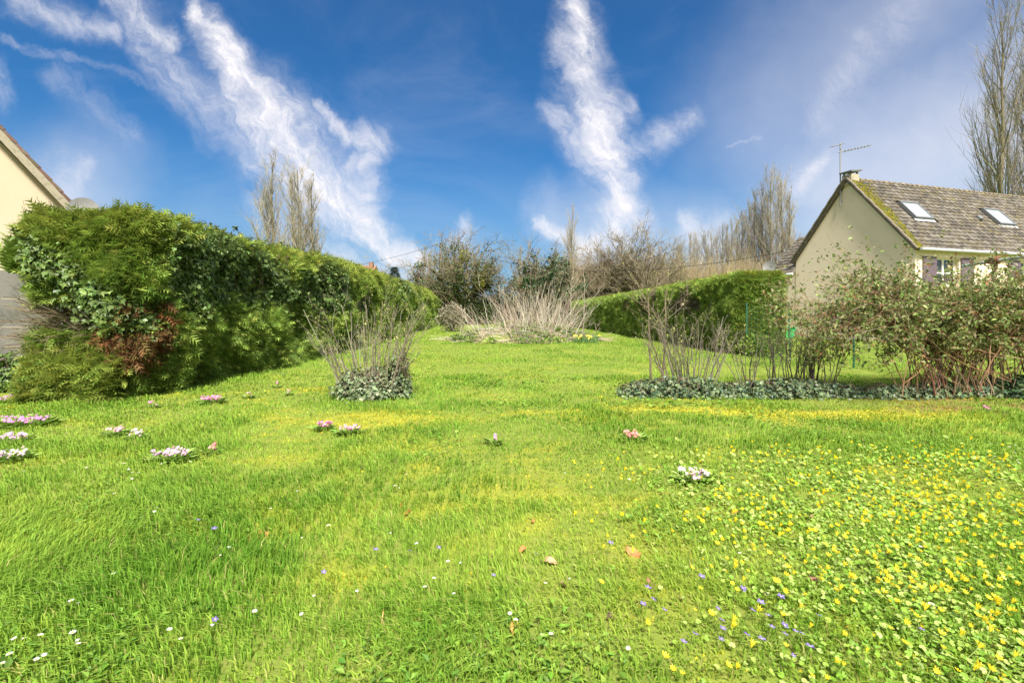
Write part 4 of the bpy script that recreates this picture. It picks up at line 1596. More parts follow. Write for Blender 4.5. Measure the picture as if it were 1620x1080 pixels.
    e4 = thing('tv_antenna', 'tall aerial mast with two comb antennas fixed at the gable top of the right house', 'antenna', b + Zv * (ZE + RISE - 1.2))
    A = Acc()
    A.tube([b + Zv * (ZE + RISE - 1.2), b + Zv * zt], .028, 6)
    A.build('mast', M_metal, e4)
    for zz in (ZE + RISE - .5, ZE + RISE - .95):
        A = Acc()
        A.tube([b + Zv * zz, b + Zv * zz + Uv * .12], .02, 5)
        A.build('bracket', M_metal, e4)
    for (zz, dr, ln, back, ne) in ((zt - .42, norm(np.array([1.0, -.1, .20])), 1.3, .1, 9), (zt - .08, norm(np.array([-.75, -.5, -.28])), .85, .1, 7)):
        A = Acc()
        p = b + Zv * zz
        A.tube([p - dr * back, p + dr * ln], .022, 5)
        sd = norm(np.cross(dr, Zv))
        for i in range(ne):
            c = p + dr * (ln * (.12 + .86 * i / (ne - 1)))
            hl = .10 + .05 * (i % 2) + (.1 if ln < 1 else .05) * (1 - i / ne)
            A.tube([c - sd * hl, c + sd * hl], .014, 4)
        A.build('yagi', M_metal, e4)


def dish(e, c, d, r):
    A = Acc()
    x = norm(np.cross(d, Zv))
    y = np.cross(x, d)
    V, T = [c - d * r * .22], []
    for k, q_ in enumerate((.35, .7, 1.0)):
        for j in range(20):
            a = 2 * math.pi * j / 20
            V.append(c + (x * math.cos(a) + y * math.sin(a)) * r * q_ - d * r * .22 * (1 - q_ * q_))
    for j in range(20):
        j2 = (j + 1) % 20
        T.append((0, 1 + j, 1 + j2))
        for k in range(2):
            a, b = 1 + k * 20, 1 + (k + 1) * 20
            T += [(a + j, b + j, b + j2), (a + j, b + j2, a + j2)]
    A.add(V, T)
    A.add(np.array(V) - d * .012, [t[::-1] for t in T])
    A.build('reflector', M_dish, e, smooth=True)
    A = Acc()
    A.tube([c - y * r, c - y * r * .8 + d * r * .9], .012, 5)
    A.build('feed_arm', M_metal, e)
    A = Acc()
    A.tube([c - y * r * .8 + d * r * .9, c - y * r * .7 + d * r * .75], .03, 8)
    A.build('receiver', M_metal, e)
    A = Acc()
    A.tube([c - d * r * .24, c - d * r * .24 - d * .1 - Zv * .15, c - d * (r * .24 + .1) - Zv * (r + .35)], .02, 6)
    A.build('mast', M_metal, e)


right_house()

# green garden box beside the gable
pb = at(1247, 528, 22.6)
pb[2] = .02
e = thing('storage_bin', 'bright green plastic bin with lid against the cream gable', 'bin', pb)
A = Acc()
A.add(*(lambda w0, w1, h: (np.array([pb + np.array([sx * w, sy * w * .8, z]) for (w, z) in ((w0, 0), (w1, h)) for sx, sy in ((-1, -1), (1, -1), (1, 1), (-1, 1))]),
                            [(0, 2, 1), (0, 3, 2), (4, 5, 6), (4, 6, 7)] + [t for i in range(4) for t in ((i, (i + 1) % 4, 4 + (i + 1) % 4), (i, 4 + (i + 1) % 4, 4 + i))]))(.17, .23, .46))
A.build('body', M_bin, e)
A = Acc()
A.box(pb + np.array([0, 0, .485]), (.52, .43, .05))
A.box(pb + np.array([0, 0, .525]), (.36, .28, .035))
A.build('lid', M_bin, e)
A = Acc()
A.tube([pb + np.array([-.25, -.1, .40]), pb + np.array([-.29, -.1, .36]), pb + np.array([-.25, -.1, .32])], .012, 5)
A.tube([pb + np.array([.25, -.1, .40]), pb + np.array([.29, -.1, .36]), pb + np.array([.25, -.1, .32])], .012, 5)
A.build('handles', M_bin, e)

# ------------------------------------------------------------------ left house
def left_house():
    gd = np.array([.6, .8, 0])           # along the gable, towards its right eave
    rd = np.array([-.8, .6, 0])          # along the ridge, away from us
    ax = np.stack([gd, rd, Zv])
    hw, za, ze, D = 4.0, 7.42, 2.47, 9.0
    b = np.array([-11.98, 13.0, 0]) + gd * (1.25 - hw)     # foot of the gable's middle
    Q = lambda g_, r_, z_: b + gd * g_ + rd * r_ + Zv * z_
    e = thing('house', 'warm cream gable with brown verge tiles at the left edge', 'house', b)
    A = Acc()
    prof = [(-hw, 0), (hw, 0), (hw, ze), (0, za - .12), (-hw, ze)]
    V = [Q(x, y, z) for y in (0, .3) for x, z in prof]
    T = [(0, 1, 2), (0, 2, 3), (0, 3, 4), (5, 7, 6), (5, 8, 7), (5, 9, 8)]
    for i in range(5):
        j = (i + 1) % 5
        T += [(i, j + 5, j), (i, i + 5, j + 5)]
    A.add(V, T)
    A.build('gable_wall', M_render2, e)
    A = Acc()
    for sg in (1, -1):
        A.box(Q(sg * (hw - .15), D / 2 + .15, ze / 2 - .01), (.3, D - .3, ze - .02), ax)
    A.build('side_wall', M_render2, e)
    sl = math.atan2(za - ze, hw)
    for sg in (1, -1):
        up = gd * (-sg * math.cos(sl)) + Zv * math.sin(sl)
        nn = gd * (sg * math.sin(sl)) + Zv * math.cos(sl)
        Ls = hw / math.cos(sl)
        st = Q(sg * hw, 0, ze)
        A = Acc()
        A.box(st + up * (Ls - .35) / 2 + rd * (D / 2 - .1) + nn * .05, (Ls + .35, D + .2, .1), np.stack([up, rd, nn]), (.13, .085, .07))
        rf = A.build('roof', M_tile, e)
        A = Acc()
        A.box(st + up * (Ls - .35) / 2 - rd * .22 + nn * .01, (Ls + .35, .035, .17), np.stack([up, rd, nn]))
        A.build('barge_board', M_brick, rf)
        for i in range(int((Ls + .35) / .34)):
            A = Acc()
            tl = norm(up - nn * .07)
            A.box(st + up * (-.35 + .17 + i * .34) - rd * .14 + nn * .135, (.37, .20, .07), np.stack([tl, rd, norm(np.cross(tl, rd))]), [(.17, .10, .08), (.14, .085, .07), (.19, .12, .095)][i % 3])
            A.build('verge_tile', M_tile, rf)
    c = at(132, 331, 11.6)
    e3 = thing('satellite_dish', 'pale satellite dish just above the left hedge beside the roof edge', 'satellite dish', c - np.array([0, 0, .8]))
    dish(e3, c, norm(np.array([.55, -.85, .25])), .30)


left_house()

# precast concrete fence facing us, half hidden by the hedge
def concrete_fence():
    e = thing('concrete_fence', 'grey weathered precast concrete panel fence at the left edge', 'fence', (-9.0, 8.25, 0))
    rng = np.random.default_rng(71)
    x0 = -6.92
    for i in range(4):
        xp = x0 - i * 1.95
        A = Acc()
        A.box((xp, 8.25, .98), (.13, .15, 1.96))
        A.build('post', M_conc, e)
        for k in range(4):
            A = Acc()
            A.box((xp - .975, 8.25 + rng.normal(0, .006), .02 + .24 + k * .485), (1.80, .05, .475))
            A.build('panel', M_conc, e)


concrete_fence()


# ivy heap beside the fence
def leaf_mound(name, label, cat, pts, n, seed, size=.06, cols=IVYC, runners=30, tmpl=None, grp=None, mat_=None):
    """low ivy heap made of overlapping domes pts = (x, y, rx, ry, h)"""
    rng = np.random.default_rng(seed)
    pts = np.asarray(pts, float)
    b = np.array([pts[:, 0].mean(), pts[:, 1].mean(), 0])
    e = thing(name, label, cat, b, grp)
    ar = pts[:, 2] * pts[:, 3] + pts[:, 2] * pts[:, 4]
    i = rng.choice(len(pts), n, p=ar / ar.sum())
    v = norm(rng.normal(size=(n, 3)))
    v[:, 2] = np.abs(v[:, 2])
    sh = (.72 + .38 * rng.random(n)) * (.8 + .4 * fbm(v[:, 0] * 2.5 + i, v[:, 1] * 2.5 + v[:, 2] * 2, 2))
    fr_ = 1 + rng.exponential(.10, n) * (v[:, 2] < .45)
    pos = np.stack([pts[i, 0] + v[:, 0] * fr_ * pts[i, 2] * sh, pts[i, 1] + v[:, 1] * fr_ * pts[i, 3] * sh, v[:, 2] * pts[i, 4] * sh + .015], -1)
    pos[:, 2] += gz(pos[:, 0], pos[:, 1])
    d = np.stack([v[:, 0] * .6, v[:, 1] * .6, -np.ones(n) * .5], -1) + rng.normal(0, .5, (n, 3))
    up = v * np.array([1, 1, .8]) + rng.normal(0, .4, (n, 3)) + np.array([0, 0, .3])
    tv, tt = tmpl or t_ivy()
    V, T, C = scatter(tv, tt, pos, frames_up(d, up), size * rng.uniform(.55, 1.35, n), pal(n, cols, None, .22, rng))
    mk('leaves', V, T, mat_ or M_ivy, e, C)
    # woody runners inside
    A = Acc()
    for r in range(runners):
        j = rng.integers(len(pts))
        a = rng.uniform(0, 6.28)
        s = np.linspace(0, 1, 5)
        c0 = np.array([pts[j, 0], pts[j, 1], .02])
        P = c0 + np.stack([np.cos(a) * pts[j, 2] * .95 * s, np.sin(a) * pts[j, 3] * .95 * s, pts[j, 4] * .9 * np.sin(s * 2.6)], -1) + rng.normal(0, .02, (5, 3))
        A.tube(P, np.linspace(.007, .003, 5), 4, (.14, .10, .07), cap=False)
    A.build('runners', M_twig, e)
    return e


leaf_mound('ivy', 'dark ivy climbing the foot of the concrete fence at the left edge', 'ivy', [(-7.55, 7.9, .45, .3, .75), (-7.15, 7.95, .3, .2, 1.0), (-8.1, 7.9, .4, .3, .55), (-6.95, 7.75, .35, .25, .35)], 2600, 81, .085)

GREYIVY = [(.125, .165, .08), (.155, .20, .10), (.095, .135, .06), (.21, .24, .14)]


def stems_bush(name, label, cat, c, spread, n, hr, seed, col=((.15, .125, .095), (.19, .165, .125), (.11, .09, .07)), r0=.009, side=5, lean=.25, buds=900, budcol=((.34, .36, .10), (.40, .38, .14), (.26, .30, .08)), budsize=.028, extra=None, grp=None):
    """multi-stemmed bare shrub"""
    rng = np.random.default_rng(seed)
    c = np.asarray(c, float)
    e = thing(name, label, cat, c, grp)
    k = 8
    s = np.linspace(0, 1, k)
    x0 = rng.uniform(-1, 1, n) * spread[0]
    y0 = rng.uniform(-1, 1, n) * spread[1]
    h = rng.uniform(hr[0], hr[1], n)
    lx = x0 / spread[0] * lean + rng.normal(0, .10, n)
    ly = y0 / spread[1] * lean * .6 + rng.normal(0, .10, n)
    P = np.zeros((n, k, 3))
    P[:, :, 0] = c[0] + x0[:, None] + (lx * h)[:, None] * s ** 1.2
    P[:, :, 1] = c[1] + y0[:, None] + (ly * h)[:, None] * s ** 1.2
    P[:, :, 2] = c[2] + h[:, None] * s
    P[:, :, :2] += rng.normal(0, .011, (n, k, 2)).cumsum(1)
    if extra is not None:
        ex = np.array([[np.interp(s, np.linspace(0, 1, len(w)), np.array(w)[:, i]) for i in range(3)] for w in extra]).transpose(0, 2, 1)
        P = np.concatenate([P, ex])
    nn_ = len(P)
    R = np.linspace(1, .35, k)[None] * (r0 * rng.uniform(.65, 1.5, nn_))[:, None]
    if extra is not None:
        R[n:] = np.linspace(1.6, .5, k)[None] * r0
    A = Acc()
    V, T = tubes(P, R, 5)
    A.add(V, T, np.repeat(pal(nn_, col, None, .12, rng), k * 5, axis=0))
    P2, R2 = sprout(P, R, side, (.35, .97), .55, (.12, .38), 5, up=.5, wob=.10, rf=.55, rmin=.0025, rng=rng)
    V, T = tubes(P2, R2, 4)
    A.add(V, T, np.repeat(pal(len(P2), col, None, .12, rng), 20, axis=0))
    P3, R3 = sprout(P2, R2, 2, (.3, .95), .6, (.2, .5), 3, up=.4, wob=.1, rf=.7, rmin=.002, rng=rng)
    V, T = tubes(P3, R3, 3)
    A.add(V, T, np.repeat(pal(len(P3), col, None, .12, rng), 9, axis=0))
    A.build('stems', M_twig, e)
    if buds:
        Q = np.concatenate([P[:, 4:].reshape(-1, 3), P2[:, 1:].reshape(-1, 3), P3.reshape(-1, 3)])
        pos = Q[rng.integers(len(Q), size=buds)] + rng.normal(0, .012, (buds, 3))
        V, T, C = scatter(*t_leaf(.55), pos, frames(rng.normal(0, .7, (buds, 3)) + np.array([0, 0, .6]), rng), budsize * rng.uniform(.5, 1.5, buds), pal(buds, budcol, None, .15, rng))
        mk('young_leaves', V, T, M_leaf, e, C)
    return e


# centre-left bush in its ivy heap
cb = gp(588, 628)
e = stems_bush('bare_shrub', 'bare many stemmed shrub rising from an ivy heap left of centre', 'shrub', (cb[0], cb[1], 0), (.36, .16), 50, (.70, 1.42), 401, col=((.19, .17, .125), (.235, .21, .15), (.15, .13, .10)), lean=.36, side=5, buds=950,
               extra=[[(cb[0] - .25, cb[1], .25), (cb[0] - .45, cb[1] - .05, .36), (cb[0] - .62, cb[1] - .05, .52), (cb[0] - .68, cb[1], .72)],
                      [(cb[0] - .2, cb[1], .25), (cb[0] - .42, cb[1] + .05, .45), (cb[0] - .6, cb[1] + .05, .62)],
                      [(cb[0] + .3, cb[1], .2), (cb[0] + .5, cb[1] - .05, .42), (cb[0] + .72, cb[1] - .05, .66)],
                      [(cb[0] + .3, cb[1], .2), (cb[0] + .48, cb[1], .55), (cb[0] + .62, cb[1], .95)]])
leaf_mound('ivy', 'rounded grey green ivy heap round the foot of the centre left shrub', 'ivy',
           [(cb[0] - .20, cb[1] - .08, .30, .25, .40), (cb[0] + .12, cb[1] - .05, .28, .25, .42), (cb[0] + .34, cb[1], .20, .22, .56), (cb[0] - .05, cb[1] - .18, .35, .22, .30), (cb[0] + .42, cb[1] + .03, .12, .14, .66)], 2900, 402, .052, GREYIVY, 40)

# right-hand ivy strip and its shrubs
r0 = gp(1050, 622)
pts = []
for px, h, rx in [(1000, .16, .20), (1025, .24, .28), (1060, .27, .34), (1095, .27, .34), (1130, .22, .3), (1165, .17, .28), (1200, .22, .34), (1240, .25, .36), (1280, .22, .36), (1320, .17, .36), (1365, .12, .4), (1420, .15, .45), (1480, .17, .45), (1540, .16, .45), (1600, .14, .5), (1660, .14, .5)]:
    p = gp(px, 624 + (2 if px < 1150 else 0))
    pts.append((p[0], p[1], rx, .30, h))
leaf_mound('ivy', 'long low strip of grey green ivy under the right hand shrubs', 'ivy', pts, 7600, 403, .055, GREYIVY[:3] + [(.05, .09, .05)], 90)

p = gp(1092, 618)
stems_bush('bare_shrub', 'bare upright shrub at the left end of the ivy strip', 'shrub', (p[0], p[1], 0), (.36, .15), 44, (.65, 1.20), 404, lean=.40, side=6, buds=500)


def sapling(label, px, ytop, seed, lean=0.0):
    rng = np.random.default_rng(seed)
    b = gp(px, 612)
    H = HE + (HY - ytop) / F * b[1]
    e = thing('sapling', label, 'sapling', (b[0], b[1], 0), 'young bare trees in the ivy strip')
    k = 9
    s = np.linspace(0, 1, k)
    P = np.stack([b[0] + lean * s + rng.normal(0, .008, k).cumsum(), b[1] + rng.normal(0, .008, k).cumsum(), H * s], -1)[None]
    R = np.linspace(.021, .007, k)[None]
    V, T = tubes(P, R, 6)
    mk('trunk', V, T, M_bark, e, np.tile((.20, .155, .11), (len(V), 1)), None, None, True)
    A = Acc()
    P1, R1 = sprout(P, R, 11, (.38, 1), .85, (.22, .48), 6, up=.35, wob=.10, rf=.5, rmin=.004, rng=rng)
    V, T = tubes(P1, R1, 4)
    A.add(V, T, np.repeat(pal(len(P1), [(.2, .16, .12), (.16, .13, .1)], None, .1, rng), 24, axis=0))
    P2, R2 = sprout(P1, R1, 5, (.3, 1), .6, (.2, .5), 4, up=.4, wob=.12, rf=.6, rmin=.0028, rng=rng)
    V, T = tubes(P2, R2, 3)
    A.add(V, T, np.repeat(pal(len(P2), [(.22, .18, .13), (.17, .14, .1)], None, .1, rng), 12, axis=0))
    A.build('crown', M_twig, e)
    n = 130
    Q = np.concatenate([P1[:, 2:].reshape(-1, 3), P2[:, 1:].reshape(-1, 3)])
    V, T, C = scatter(*t_leaf(.5), Q[rng.integers(len(Q), size=n)], frames(rng.normal(0, .7, (n, 3)) + np.array([0, 0, .6]), rng), .03 * rng.uniform(.5, 1.4, n), pal(n, [(.36, .38, .12), (.30, .33, .1)], None, .15, rng))
    mk('young_leaves', V, T, M_leaf, e, C)


sapling('thin bare sapling leftmost in the ivy strip', 1030, 455, 410, -.05)
sapling('bare sapling with forked top just right of the leftmost one', 1048, 460, 411, .05)
p = gp(1182, 616)
stems_bush('bare_shrub', 'small sparse bare shrub with few stems in the middle of the ivy strip', 'shrub', (p[0], p[1], 0), (.14, .08), 11, (.5, .95), 405, lean=.35, side=4, buds=240)
p = gp(1262, 616)
stems_bush('bare_shrub', 'thin stemmed twiggy shrub left of the big leafy shrub', 'shrub', (p[0], p[1], 0), (.50, .16), 42, (.6, 1.1), 406, lean=.10, side=5, buds=900, budcol=((.22, .24, .10), (.28, .27, .13), (.18, .20, .08)))


def leafy_shrub(label, c, seed, H, spreadx, n0, leafn):
    """arching rose-like shrub with red brown stems below and mottled leaves above"""
    rng = np.random.default_rng(seed)
    c = np.asarray(c, float)
    e = thing('arching_shrub', label, 'shrub', c)
    k = 10
    s = np.linspace(0, 1, k)
    P = np.zeros((n0, k, 3))
    rx = rng.uniform(-1, 1, n0)
    reach = rx * spreadx
    ry = rng.normal(0, .40, n0)
    top = H * rng.uniform(.72, 1.02, n0) * (1 - .16 * rx ** 2)
    bx = rng.normal(0, .34, n0)
    by = rng.normal(0, .12, n0)
    P[:, :, 0] = c[0] + bx[:, None] + reach[:, None] * s ** 1.35
    P[:, :, 1] = c[1] + by[:, None] + ry[:, None] * s ** 1.3
    arch = np.sin(s * (np.pi * .5)[None] if np.ndim(s) > 1 else s[None] * (np.pi * (.46 + .22 * np.abs(rx)))[:, None])
    P[:, :, 2] = top[:, None] * arch / np.maximum(arch.max(1, keepdims=True), .1)
    # a few long canes bowing far out to the left
    for q_ in range(7):
        P[q_, :, 0] = c[0] - .2 - (1.35 + .09 * q_) * s ** 1.15 * (spreadx / 2.2)
        P[q_, :, 2] = (1.25 + .09 * q_) * np.sin(np.pi * (.05 + .80 * s)) ** .9
    P += rng.normal(0, .016, P.shape).cumsum(1) * (s[None, :, None])
    R = np.linspace(.0075, .003, k)[None] * rng.uniform(.7, 1.4, (n0, 1))
    A = Acc()
    stemc = [(.26, .13, .08), (.30, .165, .10), (.20, .12, .08), (.23, .19, .12)]
    V, T = tubes(P, R, 5)
    A.add(V, T, np.repeat(pal(n0, stemc, None, .15, rng), k * 5, axis=0))
    P2, R2 = sprout(P, R, 8, (.25, 1), .75, (.14, .36), 6, up=.15, wob=.14, rf=.55, rmin=.003, rng=rng)
    V, T = tubes(P2, R2, 4)
    A.add(V, T, np.repeat(pal(len(P2), stemc, None, .15, rng), 24, axis=0))
    P3, R3 = sprout(P2, R2, 4, (.2, 1), .75, (.25, .6), 4, up=.0, wob=.18, rf=.6, rmin=.002, rng=rng)
    V, T = tubes(P3, R3, 3)
    A.add(V, T, np.repeat(pal(len(P3), stemc, None, .15, rng), 12, axis=0))
    # crossing dead canes low down
    nd = 26
    P0 = c + np.stack([rng.normal(-.1, .4, nd), rng.normal(-.05, .2, nd), rng.uniform(.25, .85, nd)], -1)
    dv = norm(np.stack([rng.normal(0, 1, nd), rng.normal(-.3, .4, nd), rng.normal(-.2, .5, nd)], -1))
    PP = P0[:, None] + dv[:, None] * (np.linspace(0, 1, 5)[None, :, None] * rng.uniform(.4, .9, (nd, 1, 1))) + rng.normal(0, .02, (nd, 5, 3))
    V, T = tubes(PP, np.tile(np.linspace(.0055, .003, 5), (nd, 1)), 4)
    A.add(V, T, np.repeat(pal(nd, [(.26, .14, .08), (.24, .18, .11), (.30, .19, .12)], None, .12, rng), 20, axis=0))
    A.build('stems', M_twig, e)
    Q = np.concatenate([P[:, 5:].reshape(-1, 3), P2[:, 2:].reshape(-1, 3), np.repeat(P3[:, 1:].reshape(-1, 3), 2, axis=0)])
    z = Q[:, 2]
    w = sst(z, .10, .65) + .08
    i = rng.choice(len(Q), leafn, p=w / w.sum())
    pos = Q[i] + rng.normal(0, .03, (leafn, 3))
    lc = pal(leafn, [(.155, .215, .055), (.205, .255, .075), (.28, .30, .13), (.115, .165, .045), (.36, .32, .19), (.29, .16, .075)], [4, 4, 2.6, 3.4, 1.3, 1.3], .18, rng)
    V, T, C = scatter(*t_leaf(.52), pos, frames_up(rng.normal(0, 1, (leafn, 3)) + np.array([0, 0, -.15]), rng.normal(0, .6, (leafn, 3)) + np.array([0, 0, 1])), .058 * rng.uniform(.6, 1.4, leafn), lc)
    mk('foliage', V, T, M_leaf, e, C)
    return e


leafy_shrub('big arching leafy shrub with red brown stems right of the bare shrubs', (6.55, 7.2, 0), 420, 1.60, 2.2, 96, 29000)
leafy_shrub('leafy shrub at the right edge beside the rusty post', (8.35, 7.5, 0), 421, 1.60, 1.2, 54, 14000)
# dark log pile-like tangle at the right foot
leaf_mound('ivy', 'dark tangle of ivy and creeper at the foot of the right edge shrub', 'ivy', [(7.55, 7.15, .45, .3, .28), (8.1, 7.2, .4, .3, .24)], 1100, 422, .06, DARKIVY, 30)

# ------------------------------------------------------------------ wire fence on the right
def wire_fence():
    e = thing('wire_fence', 'green wire mesh fence on thin posts between lawn and cream house', 'fence', (7.0, 11.0, 0))
    P = [(6.55, 13.5), (7.05, 12.25), (7.42, 10.5), (7.72, 8.7), (7.95, 6.6), (8.1, 4.5)]
    for i, (x, y) in enumerate(P):
        A = Acc()
        le = .05 if i == 1 else .0
        A.tube([(x, y, 0), (x - le, y, 1.5)], .021, 6)
        A.build('post', M_green, e)
    A = Acc()
    for (x0, y0), (x1, y1) in zip(P[:-1], P[1:]):
        for z in np.arange(.08, 1.42, .11):
            s = np.linspace(0, 1, 4)
            A.tube(np.stack([x0 + (x1 - x0) * s, y0 + (y1 - y0) * s, z - .03 * np.sin(np.pi * s)], -1), .0022, 3, cap=False)
        ln = math.hypot(x1 - x0, y1 - y0)
        for u in np.arange(.05, ln, .105):
            f = u / ln
            A.tube([(x0 + (x1 - x0) * f, y0 + (y1 - y0) * f, .04), (x0 + (x1 - x0) * f, y0 + (y1 - y0) * f, 1.40)], .0017, 3, cap=False)
    o = A.build('wire_mesh', M_green, e)
    o['kind'] = 'stuff'


wire_fence()

# rusty frame: a post carrying a pale green pipe
pt = at(1573, 413, 8.3)
e = thing('pipe_frame', 'rusty iron post carrying a pale green pipe above the right edge shrub', 'pipe frame', (pt[0], pt[1], 0))
A = Acc()
A.tube([(pt[0] - .06, pt[1], 0), (pt[0], pt[1], pt[2] - .05)], .03, 8)
A.build('post', M_rust, e)
p0, p1 = at(1523, 421, 8.9), at(1660, 401, 7.4)
A = Acc()
A.tube([p0, pt, p1], .026, 8)
A.build('pipe', M_pipe, e, smooth=True)
A = Acc()
dd = norm(p1 - p0)
A.tube([pt - dd * .10, pt + dd * .10], .042, 8)
A.tube([pt - Zv * .13, pt + Zv * .07], .045, 8)
A.box(pt + Zv * .06, (.12, .08, .05))
A.build('clamp', M_rust, e)
A = Acc()
st = at(1507, 500, 8.3)
A.tube([(st[0] - .05, st[1], 0), (st[0] + .06, st[1], 1.38)], .014, 6)
o = A.build('wooden_stake', M_wood, base=(st[0], st[1], 0))
tag(o, 'thin pale wooden stake standing in the big leafy shrub', 'stake')

# ------------------------------------------------------------------ dry-stalk mound
def weed_mound():
    rng = np.random.default_rng(430)
    c = np.array([.55, 21.0, 0])
    e = thing('weed_mound', 'earth heap covered in pale dry stalks at the far end of the lawn', 'weed mound', c)
    rx, ry, h = 2.8, 2.0, .60
    n = 26
    a = np.linspace(0, 2 * np.pi, n, endpoint=False)
    V, T = [c + np.array([0, 0, h])], []
    for q_ in (.3, .6, .85, 1.05):
        for k in a:
            f = q_ * (1 + .12 * math.sin(3 * k + 1))
            V.append(c + np.array([rx * f * math.cos(k), ry * f * math.sin(k), h * max(0, 1 - q_ ** 2) + rng.normal(0, .03) - (.05 if q_ > 1 else 0)]))
    for j in range(n):
        j2 = (j + 1) % n
        T.append((0, 1 + j, 1 + j2))
        for k in range(3):
            A0, B0 = 1 + k * n, 1 + (k + 1) * n
            T += [(A0 + j, B0 + j, B0 + j2), (A0 + j, B0 + j2, A0 + j2)]
    mk('soil_heap', np.array(V), np.array(T), M_soil, e, None, None, None, True)
    # dry stalks fanning out of it
    N = 720
    k = 5
    s = np.linspace(0, 1, k)
    r = np.sqrt(rng.random(N))
    aa = rng.uniform(0, 6.283, N)
    x0 = rx * .92 * r * np.cos(aa) * .95 + .25
    y0 = ry * .85 * r * np.sin(aa)
    z0 = h * np.clip(1 - (x0 / rx) ** 2 - (y0 / ry) ** 2, 0, 1)
    hh = rng.uniform(.4, 2.0, N) * (.36 + .75 * np.exp(-((x0 - .7) / 1.5) ** 2))
    foc = rng.integers(0, 7, N)
    fx = np.array([-1.9, -.5, -.1, .4, .8, 1.2, 1.8])[foc]
    x0 = np.where(rng.random(N) < .75, fx + rng.normal(0, .28, N), x0)
    z0 = h * np.clip(1 - (x0 / rx) ** 2 - (y0 / ry) ** 2, 0, 1)
    lx = np.clip(.22 * (x0 - .4), -.6, .6) + np.array([-.25, .25, -.3, .1, -.1, .2, .25])[foc] + rng.normal(0, .24, N)
    ly = rng.normal(-.05, .3, N)
    P = np.zeros((N, k, 3))
    P[:, :, 0] = c[0] + x0[:, None] + (lx * hh)[:, None] * s + rng.normal(0, .065, (N, k)).cumsum(1)
    P[:, :, 1] = c[1] + y0[:, None] + (ly * hh)[:, None] * s + rng.normal(0, .03, (N, k)).cumsum(1)
    P[:, :, 2] = z0[:, None] + hh[:, None] * s * (1 - .14 * s * np.abs(lx)[:, None])
    R = np.linspace(.0085, .0035, k)[None] * rng.uniform(.6, 1.3, (N, 1))
    A = Acc()
    DRY = [(.38, .33, .255), (.46, .41, .325), (.28, .24, .18), (.53, .48, .39), (.34, .26, .18)]
    V, T = tubes(P, R, 3)
    A.add(V, T, np.repeat(pal(N, DRY, None, .12, rng), k * 3, axis=0))
    P2, R2 = sprout(P[::2], R[::2], 3, (.4, 1), .5, (.15, .4), 3, up=.2, wob=.15, rf=.6, rmin=.004, rng=rng)
    V, T = tubes(P2, R2, 3)
    A.add(V, T, np.repeat(pal(len(P2), DRY, None, .12, rng), 9, axis=0))
    # collapsed ones lying down the front
    N = 620
    x0 = rng.normal(0, rx * .55, N).clip(-rx * 1.2, rx * 1.2)
    y0 = -ry * np.sqrt(np.clip(1 - (x0 / (rx * 1.1)) ** 2, .02, 1)) * rng.uniform(.2, 1.05, N)
    z0 = h * np.clip(1 - (x0 / rx) ** 2 - (y0 / ry) ** 2, 0, 1) + rng.uniform(.02, .16, N)
    dv = np.stack([rng.normal(0, 1, N), rng.normal(-.35, .35, N), rng.normal(-.02, .16, N)], -1)
    PP = c + np.stack([x0, y0, z0], -1)[:, None] + norm(dv)[:, None] * (np.linspace(0, 1, 4)[None, :, None] * rng.uniform(.25, .9, (N, 1, 1))) + rng.normal(0, .02, (N, 4, 3))
    PP[:, :, 2] = np.maximum(PP[:, :, 2], .03)
    V, T = tubes(PP, np.tile(np.linspace(.011, .006, 4), (N, 1)), 3)
    A.add(V, T, np.repeat(pal(N, DRY, None, .14, rng), 12, axis=0))
    o = A.build('dry_stalks', M_dry, e)
    o['kind'] = 'stuff'
    # green weeds on it
    n = 6500
    x0 = rng.uniform(-rx * 1.1, rx * 1.15, n)
    y0 = -ry * np.sqrt(np.clip(1 - (x0 / (rx * 1.12)) ** 2, .02, 1)) * rng.uniform(-.2, 1.2, n)
    kp = fbm(x0 * 1.3 + 4, y0 * 1.3, 2) > .43
    x0, y0 = x0[kp], y0[kp]
    n = len(x0)
    z0 = h * np.clip(1 - (x0 / rx) ** 2 - (y0 / ry) ** 2, 0, 1) + rng.uniform(0, .2, n)
    V, T, C = scatter(*t_leaf(.4), c + np.stack([x0, y0, z0], -1), frames(rng.normal(0, .7, (n, 3)) + np.array([0, -.2, .7]), rng), .13 * rng.uniform(.5, 1.4, n), pal(n, [(.20, .32, .045), (.15, .25, .045), (.26, .37, .07), (.13, .18, .08)], None, .2, rng))
    o = mk('green_weeds', V, T, M_leaf, e, C)
    o['kind'] = 'stuff'
    # two pale poles in it
    for px, yt, d in ((903, 438, 21.5), (924, 448, 20.5)):
        t_ = at(px, yt, d)
        A = Acc()
        A.tube([(t_[0] - .03, d, .05), (t_[0], d, t_[2] * .6), (t_[0] + .03, d, t_[2])], [.022, .018, .008], 6, (.27, .24, .19))
        P = np.array([[(t_[0], d, t_[2] * .5), (t_[0], d, t_[2] * .75), (t_[0] + .03, d, t_[2])]])
        P2, R2 = sprout(P, np.full((1, 3), .015), 11, (0, 1), .8, (.3, .8), 4, up=.2, wob=.18, rf=.6, rmin=.006, rng=rng)
        V, T = tubes(P2, R2, 3)
        A.add(V, T, (.3, .27, .2))
        A.build('dead_trunk', M_bark, e)
    # daffodils at the right foot
    b = at(926, 531, 19.2)
    b[2] = 0
    e2 = thing('daffodil_clump', 'small clump of yellow daffodils at the right foot of the dry stalk heap', 'flower', b)
    n = 160
    pos = b + np.stack([rng.normal(0, .3, n), rng.normal(0, .15, n), np.zeros(n)], -1)
